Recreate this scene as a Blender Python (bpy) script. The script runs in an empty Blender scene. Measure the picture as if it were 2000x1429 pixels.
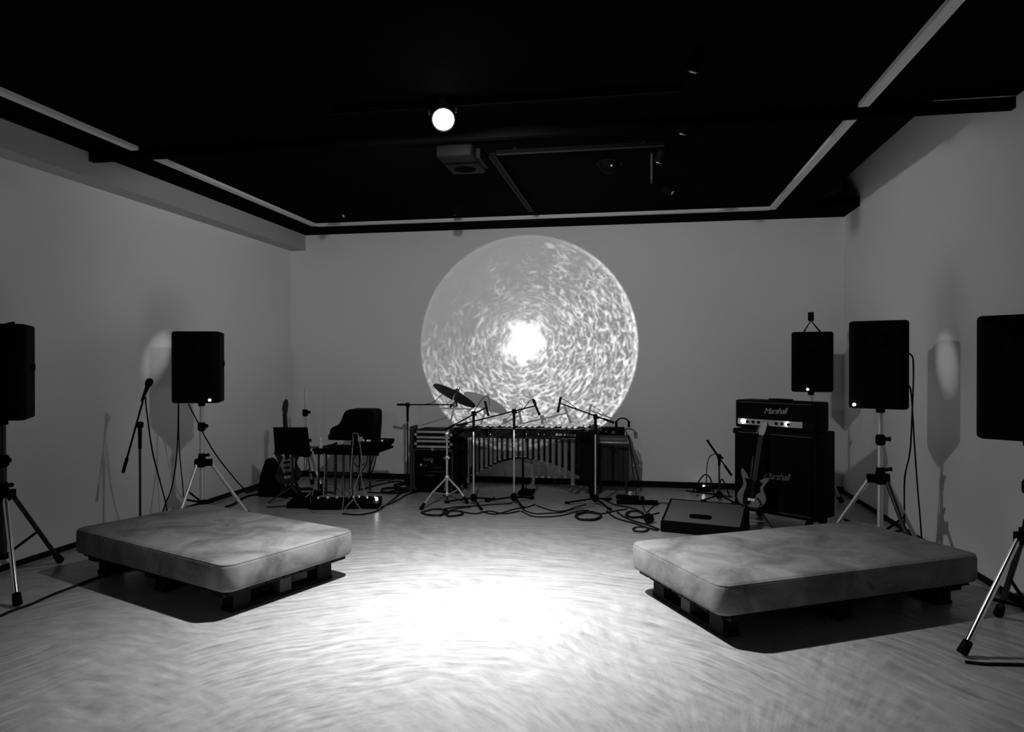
import bpy, bmesh, math, random
from mathutils import Vector, Matrix, Euler

random.seed(7)
R = math.radians
S = bpy.context.scene
COL = S.collection

# ------------------------------------------------------------------ camera, world, lights, exposure
F_PX, CX, HORIZON, EYE, YAW = 1366.0, 1000.0, 708.0, 1.45, R(10.1)
cam_d = bpy.data.cameras.new('camera')
cam_d.sensor_width = 36.0
cam_d.lens = F_PX * 36.0 / 2000.0
cam_d.clip_start = 0.02
cam = bpy.data.objects.new('camera', cam_d)
cam.location = (0, 0, EYE)
cam.rotation_euler = (R(90) - math.atan((714.5 - HORIZON) / F_PX), 0, YAW)
COL.objects.link(cam)
S.camera = cam

w = bpy.data.worlds.new('World'); S.world = w; w.use_nodes = True
w.node_tree.nodes['Background'].inputs[0].default_value = (0.0, 0.0, 0.0, 1)
w.node_tree.nodes['Background'].inputs[1].default_value = 0.0

S.view_settings.view_transform = 'Standard'
S.view_settings.look = 'None'
S.view_settings.gamma = 1.0
S.view_settings.exposure = 0.0
S.view_settings.use_curve_mapping = False
S.cycles.use_denoising = True
S.cycles.max_bounces = 6
S.cycles.diffuse_bounces = 4
S.cycles.glossy_bounces = 3
S.cycles.sample_clamp_indirect = 4.0
S.cycles.blur_glossy = 0.5

LAMP = Vector((-1.17, 4.16, 2.95))          # the lit spotlight under the ceiling bar
LAMP_AIM = Vector((-0.96, 4.10, 0.0))
PROJ = Vector((-2.05, -0.5, 1.95))          # the projector that throws the round picture
DISC = Vector((-1.32, 8.31, 1.67))
LAMP_W, ADDED_BEAM_W, PROJ_W, STRAY = 1560.0, 60.0, 600.0, 0.06


def aim(o, p, target):
    o.location = p
    o.rotation_euler = (Vector(target) - Vector(p)).to_track_quat('-Z', 'Y').to_euler()


class NT:
    """small helper to wire shader nodes"""
    def __init__(self, tree):
        self.t = tree; self.n = tree.nodes; self.l = tree.links

    def new(self, kind, **kw):
        nd = self.n.new(kind)
        for k, v in kw.items():
            setattr(nd, k, v)
        return nd

    def put(self, sock, v):
        if hasattr(v, 'is_output'):
            self.l.new(v, sock)
        else:
            sock.default_value = v

    def math(self, op, a, b=None, c=None, clamp=False):
        nd = self.new('ShaderNodeMath', operation=op, use_clamp=clamp)
        for i, v in enumerate((a, b, c)):
            if v is not None:
                self.put(nd.inputs[i], v)
        return nd.outputs[0]

    def step(self, v, a, b, lo=0.0, hi=1.0):
        nd = self.new('ShaderNodeMapRange', interpolation_type='SMOOTHSTEP')
        for i, x in enumerate((v, a, b, lo, hi)):
            self.put(nd.inputs[i], x)
        return nd.outputs[0]

    def noise(self, vec, scale, detail=3.0, rough=0.5, dist=0.0):
        nd = self.new('ShaderNodeTexNoise')
        nd.inputs['Scale'].default_value = scale
        nd.inputs['Detail'].default_value = detail
        nd.inputs['Roughness'].default_value = rough
        nd.inputs['Distortion'].default_value = dist
        if vec is not None:
            self.l.new(vec, nd.inputs['Vector'])
        return nd.outputs['Fac']

    def xyz(self, x, y, z):
        nd = self.new('ShaderNodeCombineXYZ')
        for i, v in enumerate((x, y, z)):
            self.put(nd.inputs[i], v)
        return nd.outputs[0]


def light_tree(ld):
    ld.use_nodes = True
    nt = NT(ld.node_tree)
    for nd in list(nt.n):
        nt.n.remove(nd)
    out = nt.new('ShaderNodeOutputLight')
    em = nt.new('ShaderNodeEmission')
    nt.l.new(em.outputs[0], out.inputs[0])
    tc = nt.new('ShaderNodeTexCoord')
    sp = nt.new('ShaderNodeSeparateXYZ')
    nt.l.new(tc.outputs['Normal'], sp.inputs[0])
    return nt, em, sp


# projector: a sharp round beam with a rippled, light-flecked picture in it
pd = bpy.data.lights.new('projector_beam', 'SPOT')
pd.energy = PROJ_W
pd.shadow_soft_size = 0.012
HALF = math.atan(1.315 / (DISC - PROJ).length)
pd.spot_size = R(64)
pd.spot_blend = 0.6
nt, em, sp = light_tree(pd)
k = 1.0 / math.tan(HALF)
px = nt.math('MULTIPLY', nt.math('DIVIDE', sp.outputs[0], nt.math('ABSOLUTE', sp.outputs[2])), k)
py = nt.math('MULTIPLY', nt.math('DIVIDE', sp.outputs[1], nt.math('ABSOLUTE', sp.outputs[2])), k)
rad = nt.math('SQRT', nt.math('ADD', nt.math('MULTIPLY', px, px), nt.math('MULTIPLY', py, py)))
ca = nt.math('DIVIDE', px, nt.math('MAXIMUM', rad, 0.02))
sa = nt.math('DIVIDE', py, nt.math('MAXIMUM', rad, 0.02))
flat = nt.xyz(px, py, 0.0)
warp = nt.noise(flat, 5.0, 2.0)
rw = nt.math('ADD', rad, nt.math('MULTIPLY', warp, 0.10))
# fine ripples, drawn out along the circles
tang = nt.xyz(nt.math('MULTIPLY', px, 8.0), nt.math('MULTIPLY', py, 8.0), nt.math('MULTIPLY', rw, 28.0))
n1 = nt.noise(tang, 1.0, 1.0, 0.4, 0.35)
n2 = nt.noise(flat, 25.0, 1.0, 0.4, 0.6)
rid1 = nt.math('SUBTRACT', 1.0, nt.math('MULTIPLY', nt.math('ABSOLUTE', nt.math('SUBTRACT', n1, 0.5)), 17.0), clamp=True)
rid2 = nt.math('SUBTRACT', 1.0, nt.math('MULTIPLY', nt.math('ABSOLUTE', nt.math('SUBTRACT', n2, 0.5)), 19.0), clamp=True)
rip = nt.math('POWER', nt.math('MAXIMUM', rid1, nt.math('MULTIPLY', rid2, 0.6)), 1.3)
# the ripples crowd towards the lower right and thin out at the top
side = nt.math('ADD', nt.math('MULTIPLY', px, 0.75), nt.math('MULTIPLY', py, -0.95))
side = nt.math('ADD', side, nt.math('MULTIPLY', nt.math('SUBTRACT', warp, 0.5), 1.6))
dens = nt.step(side, -0.95, 0.7, 0.02, 1.0)
glint = nt.step(nt.noise(tang, 0.8, 1.0, 0.5, 0.3), 0.66, 0.74)
hot = nt.math('ADD', nt.math('MULTIPLY', nt.math('POWER', nt.math('SUBTRACT', px, 0.0), 2.0), 1.0),
              nt.math('MULTIPLY', nt.math('POWER', nt.math('SUBTRACT', py, 0.03), 2.0), 1.0))
hotw = nt.math('ADD', nt.math('SQRT', hot), nt.math('MULTIPLY', nt.math('SUBTRACT', nt.noise(flat, 7.0, 4.0), 0.5), 0.34))
core = nt.step(hotw, 0.05, 0.215, 16.0, 0.0)
halo = nt.step(hotw, 0.05, 0.6, 0.8, 0.0)
rim = nt.math('MULTIPLY', nt.step(rad, 0.955, 0.995), nt.step(px, 0.2, 0.9, 0.15, 2.5))
tot = nt.math('ADD', 0.58, nt.math('MULTIPLY', nt.math('MULTIPLY', rip, dens), 7.0))
tot = nt.math('ADD', tot, nt.math('MULTIPLY', glint, nt.math('MULTIPLY', nt.step(side, -1.3, -0.5), 1.6)))
tot = nt.math('ADD', tot, nt.math('ADD', nt.math('ADD', core, halo), rim))
inside = nt.step(rad, 0.996, 1.004, 1.0, 0.0)
tot = nt.math('ADD', nt.math('MULTIPLY', tot, inside), STRAY)      # a projector's black is never quite black
nt.l.new(tot, em.inputs['Strength'])
po = bpy.data.objects.new('projector_beam', pd); COL.objects.link(po)
aim(po, PROJ, DISC)

# ------------------------------------------------------------------ pixel helpers: a ray of the camera at a real depth
def W(u, v, zc):
    a = (u - CX) / F_PX
    c, s = math.cos(YAW), math.sin(YAW)
    return Vector((zc * (a * c - s), zc * (a * s + c), EYE - (v - HORIZON) / F_PX * zc))


def G(u, v, z=0.0):
    return W(u, v, F_PX * (EYE - z) / (v - HORIZON))


# ------------------------------------------------------------------ materials
MATS = {}


def mat(name, col, rough=0.6, metal=0.0, spec=0.3, var=0.15, vscale=8.0, bump=0.0, bscale=60.0, emit=0.0):
    m = bpy.data.materials.new(name); m.use_nodes = True
    nt = NT(m.node_tree)
    b = nt.n['Principled BSDF']
    tc = nt.new('ShaderNodeTexCoord').outputs['Object']
    f = nt.noise(tc, vscale, 4.0, 0.6)
    mix = nt.new('ShaderNodeMix', data_type='RGBA')
    nt.l.new(f, mix.inputs['Factor'])
    c = (col, col, col) if isinstance(col, (int, float)) else col
    mix.inputs['A'].default_value = tuple(max(0, x * (1 - var)) for x in c) + (1,)
    mix.inputs['B'].default_value = tuple(min(1, x * (1 + var)) for x in c) + (1,)
    nt.l.new(mix.outputs['Result'], b.inputs['Base Color'])
    b.inputs['Metallic'].default_value = metal
    b.inputs['Specular IOR Level'].default_value = spec
    nt.l.new(nt.math('ADD', rough - 0.06, nt.math('MULTIPLY', f, 0.12)), b.inputs['Roughness'])
    if bump:
        bp = nt.new('ShaderNodeBump')
        bp.inputs['Strength'].default_value = bump
        bp.inputs['Distance'].default_value = 0.01
        nt.l.new(nt.noise(tc, bscale, 3.0), bp.inputs['Height'])
        nt.l.new(bp.outputs[0], b.inputs['Normal'])
    if emit:
        b.inputs['Emission Color'].default_value = (1, 1, 1, 1)
        b.inputs['Emission Strength'].default_value = emit
    MATS[name] = m
    return m


M_WALL = mat('wall_paint', 0.80, 0.75, spec=0.2, var=0.04, vscale=1.2, bump=0.05, bscale=120)
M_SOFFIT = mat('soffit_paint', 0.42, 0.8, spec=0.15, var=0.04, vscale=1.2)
M_CEIL = mat('black_ceiling_paint', 0.0022, 0.95, spec=0.01)
M_SKIRT = mat('black_skirting', 0.006, 0.7, spec=0.1)
M_RAIL = mat('rail_white', 0.62, 0.6, var=0.05)
M_BLACK = mat('black_plastic', 0.003, 0.7, spec=0.04)
M_RUBBER = mat('black_rubber', 0.004, 0.85, spec=0.05)
M_GRILLE = mat('black_grille', 0.003, 0.8, spec=0.04, bump=0.3, bscale=300)
M_TOLEX = mat('black_vinyl', 0.004, 0.7, spec=0.06, bump=0.2, bscale=200)
M_CHROME = mat('chrome', 0.94, 0.2, metal=1.0, var=0.04)
M_STEEL = mat('brushed_steel', 0.72, 0.42, metal=0.72, var=0.08)
M_DARKST = mat('black_steel', 0.02, 0.4, metal=0.0, spec=0.4)
M_ALU = mat('aluminium', 0.58, 0.38, metal=0.8, var=0.06)
M_GREYALU = mat('resonator_aluminium', 0.17, 0.6, metal=0.0, var=0.2, vscale=14)
M_BARS = mat('tone_bar_silver', 0.75, 0.3, metal=0.7, var=0.08)
M_BRASS = mat('dark_cymbal_bronze', 0.022, 0.38, metal=0.8, var=0.35, vscale=20)
M_CABLE = mat('black_cable', 0.006, 0.6, spec=0.12)
M_GCABLE = mat('grey_cable', 0.24, 0.55)
M_WOODBLK = mat('black_stained_wood', 0.006, 0.7, spec=0.15, var=0.4, vscale=25)
M_PALE = mat('pale_lacquer', 0.13, 0.3, spec=0.5, var=0.08)
M_PGUARD = mat('pickguard_white', 0.42, 0.4, var=0.05)
M_DARKLAC = mat('dark_lacquer', 0.016, 0.3, spec=0.35)
M_NECK = mat('dark_fretboard', 0.02, 0.5)
M_GREYCAB = mat('grey_carpet_cabinet', 0.10, 0.85, spec=0.1, var=0.15, vscale=40, bump=0.2)
M_PANEL = mat('amp_panel_silver', 0.42, 0.4, metal=0.3, var=0.1)
M_BELL_SHINE = mat('bell_shine_white', 0.85, 0.3, spec=0.5, var=0.03)  # white standing in for the bright shine on a chrome bell
M_PRINT = mat('pale_print', 0.25, 0.6)
M_PRINTD = mat('dull_print', 0.12, 0.6)
M_DARK_WALL = mat('darkened_unseen_wall', 0.02, 0.9, spec=0.05, var=0.3, vscale=12)  # dark tone so the unseen wall returns little light
M_CLOTH = mat('dark_drape', 0.045, 0.9, spec=0.05, var=0.3, vscale=30)
M_LCLOTH = mat('pale_cloth', 0.35, 0.9, spec=0.05)
M_UNIT = mat('grey_unit', 0.05, 0.6, var=0.1)
M_GUNIT = mat('ceiling_unit_grey', 0.0055, 0.7, var=0.1, spec=0.1)
M_LED = mat('indicator_light', 0.8, 0.4, emit=14.0)
M_LAMP = mat('jewel_light', 0.9, 0.4, emit=25.0)
M_LENS = mat('lit_lens', 1.0, 0.3, emit=14.0)
M_PIPE = mat('black_conduit', 0.0018, 0.7, spec=0.04)
M_EDGE_SHINE = mat('conduit_edge_shine', 0.02, 0.6, spec=0.1)  # paler tone painting the light along conduit edges


def floor_mat():
    m = bpy.data.materials.new('sealed_concrete'); m.use_nodes = True
    nt = NT(m.node_tree); b = nt.n['Principled BSDF']
    tc = nt.new('ShaderNodeTexCoord').outputs['Object']
    sp = nt.new('ShaderNodeSeparateXYZ'); nt.l.new(tc, sp.inputs[0])
    # disc's rippled reflection painted as arcs: noise drawn out along circles round several centres
    def arcs(cx, cy, fr, ft, sc):
        dx = nt.math('SUBTRACT', sp.outputs[0], cx); dy = nt.math('SUBTRACT', sp.outputs[1], cy)
        r = nt.math('SQRT', nt.math('ADD', nt.math('MULTIPLY', dx, dx), nt.math('MULTIPLY', dy, dy)))
        wr = nt.math('ADD', r, nt.math('MULTIPLY', nt.noise(tc, 1.3, 2.0), 0.25))
        a = nt.math('ARCTAN2', dy, dx)
        return nt.noise(nt.xyz(nt.math('MULTIPLY', a, ft), nt.math('MULTIPLY', wr, fr), 0.0), sc, 3.0, 0.6)
    a1 = arcs(-0.75, 2.1, 16.0, 4.0, 1.6)
    a2 = arcs(0.3, 2.0, 3.0, 26.0, 1.3)
    a3 = arcs(-2.6, 1.0, 13.0, 7.0, 1.5)
    blot = nt.noise(tc, 0.8, 4.0, 0.6)
    sel = nt.step(blot, 0.42, 0.58)
    mixf = nt.math('ADD', nt.math('MULTIPLY', a1, sel), nt.math('MULTIPLY', nt.math('ADD', nt.math('MULTIPLY', a2, 0.55), nt.math('MULTIPLY', a3, 0.45)), nt.math('SUBTRACT', 1.0, sel)))
    fine = nt.noise(tc, 9.0, 5.0, 0.65)
    mixf = nt.math('ADD', nt.math('MULTIPLY', mixf, 0.75), nt.math('MULTIPLY', fine, 0.25))
    ramp = nt.new('ShaderNodeValToRGB')
    nt.l.new(mixf, ramp.inputs[0])
    e = ramp.color_ramp.elements
    e[0].position = 0.36; e[0].color = (0.20, 0.20, 0.20, 1)
    e[1].position = 0.64; e[1].color = (0.42, 0.42, 0.42, 1)
    nt.l.new(ramp.outputs[0], b.inputs['Base Color'])
    nt.l.new(nt.step(mixf, 0.3, 0.7, 0.36, 0.24), b.inputs['Roughness'])
    b.inputs['Specular IOR Level'].default_value = 0.8
    bp = nt.new('ShaderNodeBump'); bp.inputs['Strength'].default_value = 0.3; bp.inputs['Distance'].default_value = 0.02
    nt.l.new(mixf, bp.inputs['Height']); nt.l.new(bp.outputs[0], b.inputs['Normal'])
    return m


def mattress_mat():
    m = bpy.data.materials.new('worn_velour'); m.use_nodes = True
    nt = NT(m.node_tree); b = nt.n['Principled BSDF']
    tc = nt.new('ShaderNodeTexCoord').outputs['Object']
    f = nt.noise(tc, 3.5, 4.0, 0.65, 0.8)
    ramp = nt.new('ShaderNodeValToRGB'); nt.l.new(f, ramp.inputs[0])
    e = ramp.color_ramp.elements
    e[0].position = 0.36; e[0].color = (0.095, 0.095, 0.095, 1)
    e[1].position = 0.66; e[1].color = (0.215, 0.215, 0.215, 1)
    nt.l.new(ramp.outputs[0], b.inputs['Base Color'])
    b.inputs['Roughness'].default_value = 0.85
    b.inputs['Specular IOR Level'].default_value = 0.15
    b.inputs['Sheen Weight'].default_value = 0.06
    bp = nt.new('ShaderNodeBump'); bp.inputs['Strength'].default_value = 0.25; bp.inputs['Distance'].default_value = 0.02
    nt.l.new(nt.noise(tc, 7.0, 4.0, 0.6), bp.inputs['Height']); nt.l.new(bp.outputs[0], b.inputs['Normal'])
    return m


M_FLOOR = floor_mat()
M_MATT = mattress_mat()

# ------------------------------------------------------------------ mesh builder
class MB:
    def __init__(self):
        self.v = []; self.f = []; self.s = []

    def add(self, vs, fs, smooth=False):
        o = len(self.v)
        self.v += [Vector(p) for p in vs]
        self.f += [tuple(i + o for i in f) for f in fs]
        self.s += [smooth] * len(fs)
        return self

    def box(self, c, s, rot=None, m=None):
        M = m if m is not None else (Euler(rot).to_matrix() if rot else None)
        vs = []
        for z in (-.5, .5):
            for y in (-.5, .5):
                for x in (-.5, .5):
                    p = Vector((x * s[0], y * s[1], z * s[2]))
                    if M is not None: p = M @ p
                    vs.append(p + Vector(c))
        return self.add(vs, [(0, 2, 3, 1), (4, 5, 7, 6), (0, 1, 5, 4), (2, 6, 7, 3), (0, 4, 6, 2), (1, 3, 7, 5)])

    def rbox(self, c, s, bev, seg=2, m=None, smooth=True):
        bm = bmesh.new(); bmesh.ops.create_cube(bm, size=1.0)
        bmesh.ops.scale(bm, vec=s, verts=bm.verts)
        bmesh.ops.bevel(bm, geom=list(bm.edges), offset=bev, segments=seg, profile=0.5, affect='EDGES')
        return self.frombm(bm, c, m, smooth)

    def frombm(self, bm, c=(0, 0, 0), m=None, smooth=False):
        bm.verts.ensure_lookup_table()
        vs = [((m @ v.co) if m is not None else v.co) + Vector(c) for v in bm.verts]
        fs = [[x.index for x in f.verts] for f in bm.faces]
        bm.free()
        return self.add(vs, fs, smooth)

    def cyl(self, p0, p1, r0, r1=None, n=12, caps=True):
        p0, p1 = Vector(p0), Vector(p1); r1 = r0 if r1 is None else r1
        d = (p1 - p0).normalized()
        q = d.to_track_quat('Z', 'Y').to_matrix()
        vs = []
        for p, r in ((p0, r0), (p1, r1)):
            for i in range(n):
                a = 2 * math.pi * i / n
                vs.append(p + q @ Vector((r * math.cos(a), r * math.sin(a), 0)))
        self.add(vs, [(i, (i + 1) % n, n + (i + 1) % n, n + i) for i in range(n)], True)
        if caps:
            self.add(vs, [tuple(reversed(range(n))), tuple(range(n, 2 * n))])
        return self

    def lathe(self, prof, c=(0, 0, 0), n=16, axis=None):
        q = (Vector(axis).to_track_quat('Z', 'Y').to_matrix() if axis is not None else Matrix.Identity(3))
        vs = []
        for r, z in prof:
            for i in range(n):
                a = 2 * math.pi * i / n
                vs.append(q @ Vector((r * math.cos(a), r * math.sin(a), z)) + Vector(c))
        k = len(prof)
        fs = [(j * n + i, j * n + (i + 1) % n, (j + 1) * n + (i + 1) % n, (j + 1) * n + i) for j in range(k - 1) for i in range(n)]
        self.add(vs, fs, True)
        self.add(vs[:n], [tuple(reversed(range(n)))]); self.add(vs[-n:], [tuple(range(n))])
        return self

    def tube(self, pts, r, n=6, sub=5):
        pts = [Vector(p) for p in pts]
        if sub > 1 and len(pts) > 2:
            e = [2 * pts[0] - pts[1]] + pts + [2 * pts[-1] - pts[-2]]
            out = []
            for i in range(1, len(e) - 2):
                for j in range(sub):
                    t = j / sub
                    a, b_, c, d = e[i - 1], e[i], e[i + 1], e[i + 2]
                    out.append(0.5 * ((2 * b_) + (c - a) * t + (2 * a - 5 * b_ + 4 * c - d) * t * t + (3 * b_ - a - 3 * c + d) * t ** 3))
            out.append(pts[-1]); pts = out
        vs = []; up = Vector((0.12, 0.07, 1)).normalized()
        for i, p in enumerate(pts):
            d = (pts[min(i + 1, len(pts) - 1)] - pts[max(i - 1, 0)])
            d = d.normalized() if d.length > 1e-9 else Vector((0, 0, 1))
            s = d.cross(up)
            s = s.normalized() if s.length > 1e-3 else Vector((1, 0, 0))
            t = s.cross(d)
            for k in range(n):
                a = 2 * math.pi * k / n
                vs.append(p + r * (math.cos(a) * s + math.sin(a) * t))
        L = len(pts)
        self.add(vs, [(i * n + k, i * n + (k + 1) % n, (i + 1) * n + (k + 1) % n, (i + 1) * n + k) for i in range(L - 1) for k in range(n)], True)
        self.add(vs[:n], [tuple(reversed(range(n)))]); self.add(vs[-n:], [tuple(range(n))])
        return self

    def prism(self, outline, t0, t1, m=None, c=(0, 0, 0), bev=0.0, holes=None):
        """2-D outline (x, z) extruded along y from t0 to t1"""
        bm = bmesh.new()
        vs = [bm.verts.new((x, t0, z)) for x, z in outline]
        f = bm.faces.new(vs)
        ex = bmesh.ops.extrude_face_region(bm, geom=[f])
        bmesh.ops.translate(bm, vec=(0, t1 - t0, 0), verts=[g for g in ex['geom'] if isinstance(g, bmesh.types.BMVert)])
        bmesh.ops.recalc_face_normals(bm, faces=bm.faces)
        if bev:
            ed = [e for e in bm.edges if abs(e.verts[0].co.y - e.verts[1].co.y) < 1e-6]
            bmesh.ops.bevel(bm, geom=ed, offset=bev, segments=2, profile=0.5, affect='EDGES')
        return self.frombm(bm, c, m)

    def build(self, name, material, parent=None, origin=None, world=False):
        vs = self.v
        if parent is not None and world:
            inv = parent_matrix(parent).inverted()
            vs = [inv @ p for p in vs]
        o3 = Vector(origin) if origin is not None else None
        if o3 is not None:
            vs = [p - o3 for p in vs]
        me = bpy.data.meshes.new(name)
        me.from_pydata([tuple(p) for p in vs], [], self.f)
        me.polygons.foreach_set('use_smooth', self.s)
        bm = bmesh.new(); bm.from_mesh(me)
        bmesh.ops.recalc_face_normals(bm, faces=bm.faces); bm.to_mesh(me); bm.free()
        me.materials.append(material)
        o = bpy.data.objects.new(name, me); COL.objects.link(o)
        if o3 is not None: o.location = o3
        if parent is not None: o.parent = parent
        return o


def parent_matrix(p):
    m = Matrix.LocRotScale(p.location, p.rotation_euler, p.scale)
    return parent_matrix(p.parent) @ m if p.parent else m


def thing(name, label, cat, loc=(0, 0, 0), rz=0.0, group=None):
    o = bpy.data.objects.new(name, None); COL.objects.link(o)
    o.empty_display_size = 0.1
    o.location = loc; o.rotation_euler = (0, 0, rz)
    return tag(o, label, cat, group)


def tag(o, label, cat, group=None, kind=None):
    o['label'] = label; o['category'] = cat
    if group: o['group'] = group
    if kind: o['kind'] = kind
    return o


def struct(o, label=None):
    o['kind'] = 'structure'
    if label: o['label'] = label
    return o


def sub(o, label):
    o['label'] = label
    return o


# ------------------------------------------------------------------ the room
XL, XR, YB, YF, HC, HT = -4.35, 2.27, 8.31, -6.5, 3.07, 3.75
T = 0.12
struct(MB().box(((XL + XR) / 2, (YB + YF) / 2, -0.05), (XR - XL + 2 * T, YB - YF + 2 * T, 0.1)).build('floor', M_FLOOR), 'pale sealed concrete floor with arcs of reflected ripples painted in')
struct(MB().box(((XL + XR) / 2, YB + T / 2, HT / 2), (XR - XL + 2 * T, T, HT)).build('wall_back', M_WALL), 'grey back wall carrying the round projected picture')
wl = struct(MB().box((XL - T / 2, (YB + YF) / 2, HT / 2), (T, YB - YF, HT)).build('wall_left', M_WALL), 'plain grey wall on the left')
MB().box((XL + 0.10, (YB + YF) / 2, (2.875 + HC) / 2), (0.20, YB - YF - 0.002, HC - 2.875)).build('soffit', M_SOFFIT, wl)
struct(MB().box((XR + T / 2, (YB + YF) / 2, HT / 2), (T, YB - YF, HT)).build('wall_right', M_WALL), 'plain grey wall on the right')
struct(MB().box(((XL + XR) / 2, YF - T / 2, HT / 2), (XR - XL + 2 * T, T, HT)).build('wall_front', M_DARK_WALL), 'unseen wall behind the viewer, darkened to cut bounced light')
# black ceiling raft with an open slot beside the right wall
ce = struct(MB().box(((XL + 1.8) / 2, (4.72 + YB) / 2, HC + 0.05), (1.8 - XL, YB - 4.72, 0.1)).build('ceiling', M_CEIL), 'black painted ceiling')
MB().box(((XL + XR) / 2, (YF + 4.72) / 2, HC + 0.05), (XR - XL, 4.72 - YF, 0.1)).build('ceiling_panel', M_CEIL, ce)
MB().box(((1.8 + XR) / 2, (7.75 + YB) / 2, HC + 0.05), (XR - 1.8, YB - 7.75, 0.1)).build('ceiling_panel', M_CEIL, ce)  # corner panel added to stand in for the dark end of the slot
MB().box(((XL + XR) / 2, (YF + YB) / 2, HT + 0.05), (XR - XL + 2 * T, YB - YF + 2 * T, 0.1)).build('upper_slab', M_CEIL, ce)
MB().box(((XL + 0.2 + XR) / 2, 4.76, HC - 0.035), (XR - XL - 0.2, 0.055, 0.07)).build('beam', M_CEIL, ce)
# thin black skirting
struct(MB().box(((XL + XR) / 2, YB - 0.008, 0.035), (XR - XL, 0.016, 0.07)).build('baseboard_back', M_SKIRT), 'low black skirting along the back wall')
struct(MB().box((XL + 0.008, (YB + YF) / 2, 0.02), (0.016, YB - YF - 0.04, 0.04)).build('baseboard_left', M_SKIRT), 'low black skirting along the left wall')
struct(MB().box((XR - 0.008, (YB + YF) / 2, 0.02), (0.016, YB - YF - 0.04, 0.04)).build('baseboard_right', M_SKIRT), 'low black skirting along the right wall')
# pale rail running round under the ceiling, broken where the beam crosses
RL, RR, RB = -3.71, 1.39, 7.65
n = 0
for a, b, lab in (((RL, YF + 0.4), (RL, 4.68), 'pale ceiling rail on the left, near length before the gap'),
                  ((RL, 4.86), (RL, RB), 'pale ceiling rail on the left, far length after the gap'),
                  ((RL, RB), (RR, RB), 'pale ceiling rail running parallel to the back wall'),
                  ((RR, 4.84), (RR, RB), 'pale ceiling rail on the right, far length'),
                  ((RR, YF + 0.4), (RR, 4.68), 'pale ceiling rail on the right, near length')):
    n += 1
    cx, cy = (a[0] + b[0]) / 2, (a[1] + b[1]) / 2
    sx = max(0.062, abs(b[0] - a[0]) - 0.062); sy = max(0.062, abs(b[1] - a[1]))
    struct(MB().box((cx, cy, HC - 0.014), (sx, sy, 0.028)).build('trim_%d' % n, M_RAIL), lab)

# ------------------------------------------------------------------ under the ceiling
# conduits and bars
def bar(name, p0, p1, wd, ht, label, cat='ceiling bar', m=None, edges=True):
    p0, p1 = Vector(p0), Vector(p1); d = p1 - p0
    t = thing(name, label, cat, p0)
    ang = math.atan2(d.y, d.x)
    MB().box((p0 + p1) / 2, (d.length, wd, ht), rot=(0, 0, ang)).build('tube', m or M_PIPE, t, world=True)
    sd = Vector((-d.y, d.x, 0)).normalized()
    for s_ in (-1, 1):
        MB().box((p0 + p1) / 2 + sd * s_ * (wd / 2 - 0.004) + Vector((0, 0, -ht / 2)), (d.length, 0.006, 0.004), rot=(0, 0, ang)).build('edge_shine', M_EDGE_SHINE if edges else M_PIPE, t, world=True)  # thin strip stands in for a lit edge
    for k in (0.12, 0.88):
        q = p0 + d * k
        MB().box((q.x, q.y, (q.z + HC) / 2), (0.03 if abs(d.x) > abs(d.y) else wd + 0.02, wd + 0.02 if abs(d.x) > abs(d.y) else 0.03, HC - q.z + 0.0)).build('clip', M_BLACK, t, world=True)
    return t


bar('lighting_bar', (-1.9, 4.16, 3.035), (0.25, 4.16, 3.035), 0.035, 0.035, 'black lighting bar that carries the lit spotlight', edges=False)
bar('ceiling_conduit', (-1.05, 5.22, 3.045), (0.2, 5.22, 3.045), 0.03, 0.03, 'thin black conduit crossing the ceiling beside the grey unit', 'conduit')
bar('ceiling_conduit', (-1.09, 5.26, 3.045), (-1.09, 7.25, 3.045), 0.055, 0.03, 'black conduit running from the grey ceiling unit towards the disc', 'conduit')

# the lit spotlight
sl = thing('spotlight', 'lit round spotlight hanging from the black ceiling bar', 'spotlight', LAMP)
ax = (LAMP_AIM - LAMP).normalized()
tilt = (Vector((0.35, -1.0, -0.85))).normalized()      # the lamp head is turned towards the room
hb = LAMP + tilt * 0.02
MB().lathe([(0.03, 0.0), (0.062, 0.02), (0.07, 0.06), (0.07, 0.17), (0.076, 0.18), (0.076, 0.2)], hb - tilt * 0.2, 20, tilt).build('housing', M_BLACK, sl, world=True)
MB().lathe([(0.066, 0.0), (0.066, 0.003), (0.06, 0.018), (0.045, 0.032), (0.02, 0.042), (0.003, 0.044)], hb, 20, tilt).build('lens', M_LENS, sl, world=True)
c0 = hb - tilt * 0.1
MB().tube([c0 + Vector((-0.085, 0, 0)), c0 + Vector((-0.085, 0, 0.06)), Vector((LAMP.x - 0.05, LAMP.y, 3.03)), Vector((LAMP.x + 0.05, LAMP.y, 3.03)), c0 + Vector((0.085, 0, 0.06)), c0 + Vector((0.085, 0, 0))], 0.006, 6, 3).build('yoke', M_STEEL, sl, world=True)
MB().box((LAMP.x, LAMP.y, 3.035), (0.05, 0.05, 0.06)).build('clamp', M_DARKST, sl, world=True)
ld = bpy.data.lights.new('spotlight_beam', 'SPOT')
ld.energy = LAMP_W; ld.shadow_soft_size = 0.05
ld.spot_size = R(178); ld.spot_blend = 0.08
nt, em, sp = light_tree(ld)
lo = bpy.data.objects.new('spotlight_beam', ld); COL.objects.link(lo)
lp = LAMP + Vector((0.03, -0.09, -0.1))
aim(lo, lp, lp + Vector((0.0, 0.35, -1.0)))
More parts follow.
